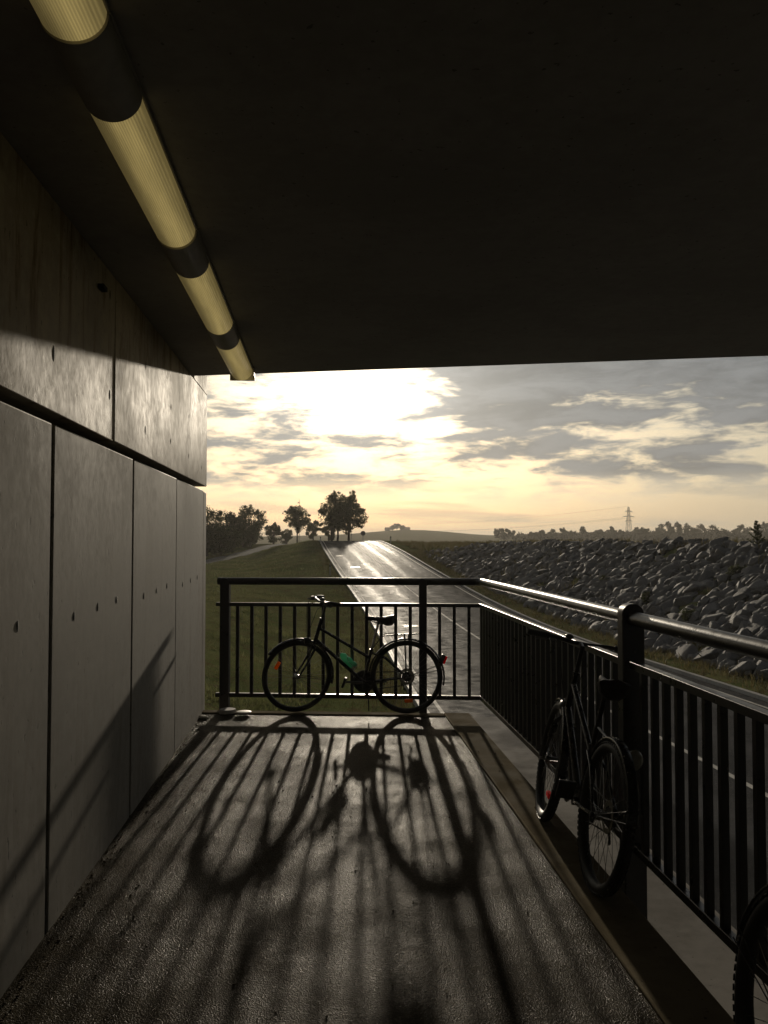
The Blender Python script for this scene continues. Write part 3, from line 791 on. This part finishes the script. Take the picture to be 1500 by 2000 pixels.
# ------------------------------------------------------------------ bicycles
def wheel(parent, c, steer, knobby=False, teeth=0, refl=None, cassette=False, name='wheel'):
    RW = .335; cx, cz = c
    def fin(mb): return mb.xf(steer) if steer else mb
    mb = MB(); R_ = random.Random(3)
    for k in range(32):                      # spokes
        a = 2*PI*k/32; side = 1 if k % 2 else -1; a2 = a+(.9 if (k//2) % 2 else -.9)*.32
        mb.tube([(cx+.022*math.cos(a2*1.0), side*.03, cz+.022*math.sin(a2)), (cx+.300*math.cos(a), 0, cz+.300*math.sin(a))], .0013, 4)
    mb.disc((cx, 0, cz), .021, .085); mb.disc((cx, 0, cz), .008, .15)
    w = fin(mb).build(name, M['spoke'], parent)
    mb = MB(); mb.ring((cx, 0, cz), .307, .0125, 72, 8, .95); fin(mb).build('rim', M['rim'], w)
    mb = MB(); tr = .027 if knobby else .0225
    mb.ring((cx, 0, cz), .345-tr, tr, 80, 12)
    if knobby:
        for k in range(76):
            a = 2*PI*k/76
            for s in (-1, 0, 1):
                aa = a+(.02 if s else -.02)
                m = Matrix.Translation((cx, 0, cz)) @ Matrix.Rotation(-aa, 4, 'Y') @ Matrix.Translation((.344 if s == 0 else .336, s*.018, 0)) @ Matrix.Rotation(-s*.6, 4, 'Z')
                mb.box(-.005, .005, -.007, .007, -.009, .009, m)
    fin(mb).build('tyre', M['tyre'], w)
    if cassette:
        mb = MB(); mb.disc((cx, -.030, cz), .046, .030); 
        for k in range(18):
            a = 2*PI*k/18; mb.box(-.004, .004, -.008, .008, .044, .052, Matrix.Translation((cx, -.03, cz)) @ Matrix.Rotation(a, 4, 'Y'))
        mb.build('sprocket', M['black'], w)
        mb = MB(); mb.ring((cx, -.012, cz), .064, .013, 40, 6, .12)
        mb.build('spoke_guard', M['greyref'], w)
    if refl is not None:
        for a in refl:
            mb = MB(); m = Matrix.Translation((cx, 0, cz)) @ Matrix.Rotation(-a, 4, 'Y') @ Matrix.Translation((.225, 0, 0))
            mb.box(-.017, .017, -.010, .010, -.040, .040, m); fin(mb).build('wheel_reflector', M['amber'], w, bevel=.006)
    return w
def mudguard(parent, c, a0, a1, steer, name='mudguard'):
    cx, cz = c; n = 36; mb = MB(); vs = []; prof = [(-.028, -.012), (-.022, 0), (-.008, .005), (.008, .005), (.022, 0), (.028, -.012)]
    for i in range(n+1):
        a = a0+(a1-a0)*i/n
        for (y, r) in prof: vs.append((cx+(.362+r)*math.cos(a), y, cz+(.362+r)*math.sin(a)))
    k = len(prof)
    fs = [(i*k+j, i*k+j+1, (i+1)*k+j+1, (i+1)*k+j) for i in range(n) for j in range(k-1)]
    mb.add(vs, fs)
    if steer: mb.xf(steer)
    o = mb.build(name, M['frame'], parent); s = o.modifiers.new('solid', 'SOLIDIFY'); s.thickness = .0015
    return o
def bicycle(name, label, steer_deg=0, knobby=False, style=0, group='bicycles parked along the railing'):
    B = empty(name, (0,0,0), label, 'bicycle', group)
    WB = 1.055; r = .345; fc = (WB, r); rc = (0, r)
    hb, ht = Vector((.885, 0, .665)), Vector((.822, 0, .885)); ax = (ht-hb).normalized()
    steer = Matrix.Translation(hb) @ Matrix.Rotation(rad(steer_deg), 4, ax) @ Matrix.Translation(-hb)
    BBp = Vector((.412, 0, .292))
    S = lambda mb: mb.xf(steer)
    wheel(B, fc, steer, knobby, refl=(PI*.12+0.15, ) if style == 0 else (), name='front_wheel')
    wheel(B, rc, None, knobby, refl=(PI*1.47,) if style == 0 else (), cassette=True, name='rear_wheel')
    # frame
    mb = MB(); mb.tube([hb-ax*.01, ht+ax*.01], .019, 14)
    st = Vector((.335, 0, .60)); mb.tube([BBp, st], .0155, 12)
    if style == 0:
        mb.tube([hb.lerp(ht, .62), Vector((.362, 0, .525))], .0145, 12); mb.tube([hb.lerp(ht, .12), BBp], .0175, 12)
    else:
        mb.tube([hb.lerp(ht, .75), Vector((.345, 0, .565))], .016, 12); mb.tube([hb.lerp(ht, .12), BBp], .02, 12)
    for s in (-1, 1):
        mb.tube([BBp+Vector((-.02, s*.03, 0)), (.30, s*.035, .30), (0, s*.060, r)], [.010, .010, .008], 8)
        mb.tube([st+Vector((0, s*.022, -.03)), (.20, s*.038, .52), (0, s*.060, r)], [.008, .008, .007], 8)
        mb.disc((0, s*.064, r), .014, .012)
    mb.disc(BBp, .022, .075)
    F = mb.build('frame', M['frame'], B)
    # fork
    mb = MB(); cr = hb-ax*.03; mb.tube([cr-ax*.01, hb], .018, 10)
    for s in (-1, 1): mb.tube([cr+Vector((0, s*.015, 0)), cr+Vector((.004, s*.046, -.03)), Vector((.975, s*.052, .47)), Vector((WB, s*.055, r))], [.013, .013, .011, .008], 8)
    if style == 1:
        for s in (-1, 1): mb.tube([cr+Vector((.006, s*.050, -.06)), Vector((.955, s*.052, .50))], .019, 10)
    S(mb).build('fork', M['frame'], B)
    # stem and handlebar
    mb = MB(); sp_ = ht+ax*.015; stt = sp_+ax*.15; fw = stt+Vector((.075, 0, .018)); mb.tube([sp_, stt-ax*.015, stt, fw], [.0125, .0125, .014, .013], 10); mb.disc(sp_, .021, .001, 'z')
    S(mb).build('stem', M['black'], B)
    if style == 0: hp = [(-.13, .285, .0), (-.03, .235, .012), (.0, .12, .012), (0, 0, 0)]
    else: hp = [(-.045, .31, .012), (-.02, .15, .012), (0, .05, 0), (0, 0, 0)]
    path = [fw+Vector(p) for p in hp] + [fw+Vector((p[0], -p[1], p[2])) for p in hp[::-1][1:]]
    mb = MB(); mb.tube(path, .0115, 10); hbar = S(mb).build('handlebar', M['black'], B)
    for s in (-1, 1):
        e, f = fw+Vector((hp[0][0], s*hp[0][1], hp[0][2])), fw+Vector((hp[1][0], s*hp[1][1], hp[1][2]))
        mb = MB(); d = (e-f).normalized(); q = max(.0, (e-f).length-.125); mb.tube([f+d*q, f+d*(q+.01), e-d*.01, e+d*.006], [.0165, .0175, .0175, .014], 12); S(mb).build('grip', M['tyre'], hbar)
        mb = MB(); mm = f+d*(q-.02); mb.box(-.014, .014, -.012, .012, -.018, .012, Matrix.Translation(mm+Vector((.012, 0, -.006)))); mb.tube([mm+Vector((.025, 0, -.01)), mm+Vector((.055, s*.02, -.022)), mm+d*.09+Vector((.045, 0, -.03))], [.006, .0055, .005], 6)
        S(mb).build('brake_lever', M['rim'], hbar)
    mb = MB()      # cables
    for s in (-1, 1):
        f = fw+Vector((hp[1][0], s*hp[1][1], hp[1][2])); mb.tube([f+Vector((.03, 0, -.01)), f+Vector((.10, -s*.05, -.06)), cr+Vector((.075, s*.02, .10)), cr+Vector((.03, s*.01, -.02))], .0028, 5)
    S(mb).build('brake_cable', M['black'], B)
    mb = MB(); bp = fw+Vector((-.01, .07, .028)); mb.ball(bp, .026, .026, .016); S(mb).build('bell', M['rim'], hbar)
    # headlight
    mb = MB(); hl = cr+Vector((.075, .0, .045)); mb.tube([hl+Vector((-.045, 0, 0)), hl+Vector((-.03, 0, 0)), hl+Vector((.012, 0, 0)), hl+Vector((.026, 0, 0))], [.016, .030, .036, .034], 16); mb.tube([hl+Vector((-.03, 0, -.02)), cr+Vector((.015, 0, -.02))], .005, 5)
    h = S(mb).build('headlight', M['black'], B)
    mb = MB(); mb.ball(hl+Vector((.025, 0, 0)), .008, .032, .032); S(mb).build('lens', M['greyref'], h)
    # mudguards
    m1 = mudguard(B, fc, rad(38 if style == 0 else 60), rad(195), steer, 'front_mudguard'); mudguard(B, rc, rad(-8) if False else rad(8), rad(192), None, 'rear_mudguard') if style == 0 else mudguard(B, rc, rad(20), rad(170), None, 'rear_mudguard')
    mb = MB()
    for s in (-1, 1):
        mb.tube([(0, s*.055, r), (-.362*math.cos(rad(20)), s*.030, r+.362*math.sin(rad(20)))], .0022, 5)
        mb.tube([(0, s*.055, r), (-.362*math.cos(rad(12)), s*.030, r+.362*math.sin(rad(12)))], .0022, 5)
    mb.build('mudguard_stay', M['black'], B)
    mb = MB()
    for s in (-1, 1): mb.tube([(WB, s*.055, r), (WB-.362*math.cos(rad(8)), s*.030, r-.362*math.sin(rad(8)))], .0022, 5)
    S(mb).build('mudguard_stay', M['black'], B)
    # saddle
    sd = (st-BBp).normalized(); sp2 = Vector((.335, 0, .60)); tp = sp2+sd*(.265 if style == 0 else .30)
    MB().tube([sp2-sd*.05, tp], .0125, 10).build('seat_post', M['steel'] if style == 0 else M['black'], B)
    mb = MB(); mb.disc(sp2-sd*.005, .020, .02, 'z'); mb.build('seat_clamp', M['black'], B)
    mb = MB(); n = 16; vs = []; fs = []; ring = 10; top = tp.z+.052
    for i in range(n+1):
        f = i/n; x = tp.x+.115-.265*f
        w = .017+.066*ss(.35, .85, f) if f < .93 else .083*(1-((f-.93)/.07)**2*.45)
        if f < .08: w *= .55+.45*f/.08
        dz = .012*math.cos(f*PI*1.1)*(-1 if f < .5 else 1)
        z0 = top-.008*math.sin(PI*f)+(.014*ss(.6, 1, f))
        dep = .030+.060*ss(.35, .85, f); dep *= (1 if f < .95 else .8)
        for j in range(ring):
            a = 2*PI*j/ring; y = w*math.cos(a); z = z0+(.014*math.sin(a) if math.sin(a) > 0 else dep*math.sin(a)) - .006*abs(math.cos(a))
            vs.append((x, y, z))
    for i in range(n):
        for j in range(ring): fs.append((i*ring+j, i*ring+(j+1) % ring, (i+1)*ring+(j+1) % ring, (i+1)*ring+j))
    fs += [tuple(range(ring)), tuple(n*ring+j for j in range(ring))]
    mb.add(vs, fs); sdl = mb.build('saddle', M['saddle'], B)
    mb = MB()
    for s in (-1, 1): mb.tube([(tp.x+.09, s*.012, top-.03), (tp.x+.03, s*.022, top-.052), (tp.x-.05, s*.022, top-.052), (tp.x-.11, s*.035, top-.035)], .0035, 5)
    mb.disc((tp.x, 0, tp.z), .016, .05, 'y', 12)
    mb.build('saddle_rail', M['rim'], sdl)
    # crankset (chain on the right-hand side, -y)
    mb = MB(); y0 = -.048
    mb.ring((BBp.x, y0, BBp.z), .083, .009, 44, 6, .25); mb.disc((BBp.x, y0, BBp.z), .022, .03)
    for k in range(5):
        a = 2*PI*k/5; mb.tube([(BBp.x, y0, BBp.z), (BBp.x+.08*math.cos(a), y0, BBp.z+.08*math.sin(a))], .006, 5)
    cs = mb.build('crankset', M['black'], B)
    ca = rad(-2 if style == 0 else -150)
    for s in (-1, 1):
        d = Vector((math.cos(ca)*s, 0, -math.sin(ca)*s)) if s == 1 else Vector((-math.cos(ca), 0, math.sin(ca)))
        yy = s*.068; e = BBp+d*.17+Vector((0, yy, 0))
        MB().tube([BBp+Vector((0, yy, 0)), e], [.013, .010], 8).build('crank_arm', M['rim'], cs)
        mb = MB(); pc = e+Vector((0, s*.055, 0)); mb.box(-.048, .048, -.045, .045, -.011, .011, Matrix.Translation(pc) @ Matrix.Rotation(rad(70 if s == 1 else 10), 4, 'Y')); mb.disc(e+Vector((0, s*.02, 0)), .006, .06)
        mb.build('pedal', M['black'], cs, bevel=.004)
    mb = MB(); mb.tube([(BBp.x+.02, y0, BBp.z+.087), (.0, -.036, r+.047)], .0045, 5); mb.tube([(BBp.x, y0, BBp.z-.088), (.03, -.04, r-.085), (.0, -.036, r-.047)], .0045, 5); mb.build('chain', M['black'], B)
    mb = MB(); mb.ring((BBp.x, y0-.012, BBp.z), .100, .006, 40, 6, 1.2); mb.ring((BBp.x, y0-.012, BBp.z), .055, .045, 40, 6, .05); mb.build('chain_guard', M['black'], B)
    mb = MB(); mb.tube([(.02, -.045, r-.02), (.045, -.045, r-.07), (.02, -.045, r-.115)], [.008, .007, .006], 6); mb.disc((.045, -.045, r-.07), .014, .006); mb.disc((.02, -.045, r-.12), .014, .006); mb.build('derailleur', M['black'], B)
    # brakes
    mb = MB()
    for s in (-1, 1): mb.tube([cr+Vector((.035, s*.02, .0)), cr+Vector((.045, s*.045, -.045)), cr+Vector((.055, s*.03, -.10))], .007, 6)
    S(mb).build('front_brake', M['rim'], B)
    if style == 0:
        mb = MB(); z = .735
        for s in (-1, 1):
            mb.tube([(.235, s*.045, z-.012), (.20, s*.058, z), (-.10, s*.058, z+.018), (-.155, s*.035, z+.022), (-.155, 0, z+.022)], .0045, 6)
            mb.tube([(.235, s*.045, z-.012), (.335, s*.02, .60)], .004, 5); mb.tube([(-.02, s*.058, z+.014), (-.015, s*.035, r+.366)], .004, 5)
            mb.tube([(.02, s*.058, z+.01), (0, s*.070, r)], .005, 6)
        for k in range(4): x = .16-.08*k; mb.tube([(x, -.058, z+(.16-x)*.05), (x, .058, z+(.16-x)*.05)], .004, 5)
        mb.tube([(.20, 0, z), (-.15, 0, z+.02)], .003, 5)
        cg = mb.build('carrier', M['black'], B)
        MB().tube([(.215, -.04, z+.012), (.215, .04, z+.012), (.10, .03, z+.028), (.10, -.03, z+.028)], .003, 5, closed=True).build('spring_clip', M['steel'], cg)
        # tail light on mudguard
        tx, tz = -.376*math.cos(rad(27)), r+.376*math.sin(rad(27))
        mb = MB(); mb.box(-.022, .018, -.030, .030, -.045, .045, Matrix.Translation((tx-.005, 0, tz)) @ Matrix.Rotation(rad(-24), 4, 'Y')); tl = mb.build('tail_light', M['black'], B, bevel=.008)
        mb = MB(); mb.box(-.040, -.0225, -.027, .027, -.036, .042, Matrix.Translation((tx-.005, 0, tz)) @ Matrix.Rotation(rad(-24), 4, 'Y')); mb.build('red_lens', M['redref'], tl, bevel=.010)
        # bottle in its cage on the down tube
        dt = (hb.lerp(ht, .12)-BBp).normalized(); nn = Vector((-dt.z, 0, dt.x)); nn = nn if nn.z > 0 else -nn
        b0 = BBp+dt*.155+nn*.055
        mb = MB()
        for s in (-1, 1): mb.tube([b0-dt*.01+Vector((0, s*.037, 0)), b0+dt*.08+Vector((0, s*.038, 0)), b0+dt*.13+nn*.03+Vector((0, s*.02, 0))], .003, 5)
        mb.tube([b0-nn*.035+dt*.12, b0-nn*.038, b0-nn*.03-dt*.012, b0+nn*.03-dt*.012], .004, 5)
        mb.build('bottle_cage', M['steel'], B)
        BO = empty('water_bottle', (0,0,0), 'crumpled green translucent plastic bottle held in the cage of the bicycle at the railing', 'bottle')
        mb = MB(); rs = [.012,.034,.036,.033,.037,.034,.030,.035,.033,.018,.0125]; ls = [0,.004,.03,.05,.075,.095,.115,.135,.155,.178,.185]
        mb.tube([b0+dt*l+nn*(.004*math.sin(l*90)) for l in ls], rs, 16); mb.build('bottle_body', M['bottle'], BO)
        MB().tube([b0+dt*.186, b0+dt*.205], .014, 12).build('bottle_cap', M['lid'], BO)
        MB().tube([b0+dt*.003, b0+dt*.018], .0345, 14).build('bottle_base', M['lid'], BO)
        mb = MB(); mb.tube([(.30, .05, .31), (.36, .07, .20), (.35, .09, .03)], [.008, .007, .006], 6); mb.build('side_stand', M['black'], B)
        return B, BO
    else:
        mb = MB(); tx, tz = -.02, .70
        mb.tube([(.29, 0, .70), (-.05, 0, .66)], .007, 6); mb.build('light_bracket', M['black'], B)
        mb = MB(); mb.ball((-.06, -.075, .635), .026, .040, .048, 14, 10); mb.tube([(-.05, 0, .66), (-.05, -.075, .65)], .006, 6); mb.build('rear_lamp', M['greyref'], B)
        mb = MB(); mb.box(-.045, .045, -.011, .011, -.015, .015, Matrix.Translation((WB-.10, 0, r-.18))); S(mb).build('wheel_reflector', M['redref'], B, bevel=.004)
        return B, None

# 1: against the end railing, facing left
B1, BO = bicycle('bicycle', 'black step-through bicycle seen side-on against the end railing, with carrier, amber reflectors and green bottle', 26, False, 0)
rear_x = .42+.0; 
def rail_line(x): return front_y(x)
ang = math.atan2(d1.y, d1.x)
def place(B, p, heading, lean):
    B.matrix_world = Matrix.Translation(p) @ Matrix.Rotation(heading, 4, 'Z') @ Matrix.Rotation(lean, 4, 'X')
bx = .80
mW = Matrix.Translation(Vector((bx, front_y(bx)-.135, .012))) @ Matrix.Rotation(PI+ang-rad(0.), 4, 'Z') @ Matrix.Rotation(rad(3.2), 4, 'X')
B1.matrix_world = mW; BO.matrix_world = mW
# 2: against the side railing heading away from the viewer
B2, _ = bicycle('bicycle', 'black bicycle with knobbly tyres standing against the side railing next to the big post', -6, True, 1)
B2.matrix_world = Matrix.Translation(Vector((1.265, 3.98, .012))) @ Matrix.Rotation(rad(90-1.5), 4, 'Z') @ Matrix.Rotation(rad(9.5), 4, 'X')
# 3: copy, only its front wheel reaches into the picture
def copy_tree(o, parent=None):
    c = o.copy(); COL.objects.link(c); c.parent = parent
    for ch in list(o.children): copy_tree(ch, c)
    return c
B3 = copy_tree(B2)
for ch in list(B3.children):
    if ch.name.startswith(('rear_lamp', 'light_bracket')): bpy.data.objects.remove(ch)
B3['label'] = 'dark bicycle cut off at the lower right corner, only its knobbly wheel showing'
B3.matrix_world = Matrix.Translation(Vector((1.215, 2.22, .012))) @ Matrix.Rotation(rad(-91), 4, 'Z') @ Matrix.Rotation(rad(-8), 4, 'X')

# ------------------------------------------------------------------ world sky
SUN_AZ, SUN_EL = rad(3.35), rad(9.4)
wd = bpy.data.worlds.new('World'); sc.world = wd; wd.use_nodes = True
nt = wd.node_tree; nt.nodes.clear()
out = nt.nodes.new('ShaderNodeOutputWorld'); bg = nt.nodes.new('ShaderNodeBackground'); nt.links.new(bg.outputs[0], out.inputs[0])
sky = nt.nodes.new('ShaderNodeTexSky'); sky.sky_type = 'NISHITA'; sky.sun_disc = False; sky.sun_elevation = SUN_EL; sky.sun_rotation = SUN_AZ
sky.dust_density = 3.0; sky.air_density = 1.0
tc = nt.nodes.new('ShaderNodeTexCoord').outputs['Generated']
sp = nt.nodes.new('ShaderNodeSeparateXYZ'); nt.links.new(tc, sp.inputs[0])
az = MA(nt, 'ARCTAN2', sp.outputs[0], sp.outputs[1]); el = MA(nt, 'ARCSINE', sp.outputs[2])
u = MA(nt, 'SUBTRACT', az, .0716)        # around the view axis of the opening
cmb = nt.nodes.new('ShaderNodeCombineXYZ'); nt.links.new(u, cmb.inputs[0]); nt.links.new(el, cmb.inputs[1])
q = cmb.outputs[0]
sx = MA(nt, 'SUBTRACT', az, SUN_AZ-.005); sy = MA(nt, 'SUBTRACT', el, SUN_EL+.009)
def gauss(wx, wy):
    a = MA(nt, 'ADD', MA(nt, 'POWER', MA(nt, 'ABSOLUTE', MA(nt, 'DIVIDE', sx, wx)), 2), MA(nt, 'POWER', MA(nt, 'ABSOLUTE', MA(nt, 'DIVIDE', sy, wy)), 2))
    return MA(nt, 'EXPONENT', MA(nt, 'MULTIPLY', a, -1)), a
g1, _ = gauss(.115, .05); g2, _ = gauss(.30, .13); g3, _ = gauss(.9, .5)
# noises in sky space, stretched along gently rising bands
qr = MAPV(nt, q, (1., 4.2, 1), (0, 0, 0), (0, 0, rad(-12)))
nA = NOISE(nt, qr, 5.5, 6, .58, .2)
nB = NOISE(nt, MAPV(nt, q, (1., 3.8, 1), (3.1, 1.7, 0), (0, 0, rad(-20))), 13, 6, .62, .3)
nC = NOISE(nt, MAPV(nt, q, (1., 11, 1), (1., .3, 0), (0, 0, rad(-3))), 3.2, 5, .5, .3)
bias_r = MA(nt, 'MULTIPLY', MR(nt, u, .0, .16), MR(nt, MA(nt, 'SUBTRACT', el, MA(nt, 'MULTIPLY', u, .02)), .115, .19))
low = MR(nt, el, .03, .085)
dens = MA(nt, 'ADD', MA(nt, 'MULTIPLY', nA, .52), MA(nt, 'MULTIPLY', nB, .48))
dens = MA(nt, 'ADD', dens, MA(nt, 'MULTIPLY', bias_r, .17))
dens = MA(nt, 'SUBTRACT', dens, MA(nt, 'MULTIPLY', g1, .09))
cov = MA(nt, 'MULTIPLY', MR(nt, dens, .405, .545), low)
band = MA(nt, 'MULTIPLY', MR(nt, nC, .50, .62), MR(nt, el, .10, .02, .0, .55))
clear = MIX(nt, MR(nt, el, .0, .075), (.50,.385,.27), (.60,.53,.40))
clear = MIX(nt, MR(nt, el, .09, .26), clear, (.46,.49,.45))
clear = MIX(nt, MR(nt, el, .27, .6), clear, (.07,.085,.10))
right = MR(nt, u, .10, .5)
clear = MIX(nt, MA(nt, 'MULTIPLY', right, MR(nt, el, .3, .0, 0, .55)), clear, (.40,.39,.31))
back = MR(nt, MA(nt, 'ABSOLUTE', az), .7, 2.4)
clear = MIX(nt, back, clear, (.05,.06,.075))
clear = MIX(nt, .18, clear, MIX(nt, 1., sky.outputs[0], (.1,.1,.1), 'MULTIPLY'))
clear = MIX(nt, g2, clear, (.33,.32,.28), 'ADD')
cloud = MIX(nt, MR(nt, nB, .35, .65), (.11,.125,.14), (.205,.22,.235))
cloud = MIX(nt, MR(nt, el, .27, .6), cloud, (.05,.055,.062))
cloud = MIX(nt, back, cloud, (.045,.05,.06))
cloud = MIX(nt, g2, cloud, (.15,.145,.13), 'ADD')
edge = MA(nt, 'MULTIPLY', MA(nt, 'MULTIPLY', cov, MA(nt, 'SUBTRACT', 1., cov)), 2.2)
c = MIX(nt, MA(nt, 'MULTIPLY', cov, .93), clear, cloud)
c = MIX(nt, MA(nt, 'MULTIPLY', edge, MA(nt, 'ADD', MA(nt, 'MULTIPLY', g3, .35), .05)), c, (.8,.68,.45), 'ADD')
c = MIX(nt, band, c, (.36,.33,.28))
c = MIX(nt, MA(nt, 'MULTIPLY', g1, MA(nt, 'SUBTRACT', 1.05, MA(nt, 'MULTIPLY', cov, .75))), c, (1.15,1.1,.98), 'ADD')
c = MIX(nt, MR(nt, el, -.02, -.15), c, (.03,.03,.025))
nt.links.new(c, bg.inputs[0]); bg.inputs[1].default_value = 1.0

sd = Vector((math.sin(SUN_AZ)*math.cos(SUN_EL), math.cos(SUN_AZ)*math.cos(SUN_EL), math.sin(SUN_EL)))
sl = bpy.data.lights.new('Sun', 'SUN'); sl.energy = 3.2; sl.angle = rad(.8); sl.color = (1., .87, .68)
so = bpy.data.objects.new('Sun', sl); COL.objects.link(so); so.rotation_euler = sd.to_track_quat('Z', 'Y').to_euler()

# ------------------------------------------------------------------ air
HAZE = .00035
if HAZE:
    m = bpy.data.materials.new('haze_air'); m.use_nodes = True; n_ = m.node_tree; n_.nodes.clear()
    o_ = n_.nodes.new('ShaderNodeOutputMaterial'); v_ = n_.nodes.new('ShaderNodeVolumePrincipled'); n_.links.new(v_.outputs[0], o_.inputs['Volume'])
    v_.inputs['Color'].default_value = (.9,.86,.78,1); v_.inputs['Density'].default_value = HAZE; v_.inputs['Anisotropy'].default_value = .3
    mb = MB(); mb.box(-4900, 4900, -70, 4600, -9, 62); tag(mb.build('haze', m, smooth=False), kind='stuff')

# ------------------------------------------------------------------ camera
cd = bpy.data.cameras.new('Camera'); co = bpy.data.objects.new('Camera', cd); COL.objects.link(co)
co.location = (0, 0, CAMH); co.rotation_euler = (rad(90)+math.atan(61/1676), 0, -TH)
cd.sensor_fit = 'VERTICAL'; cd.sensor_height = 36; cd.lens = 36*1676/2000; cd.clip_end = 9000; cd.clip_start = .05
sc.camera = co
sc.view_settings.view_transform = 'Standard'; sc.view_settings.look = 'None'; sc.view_settings.exposure = 0; sc.view_settings.gamma = 1
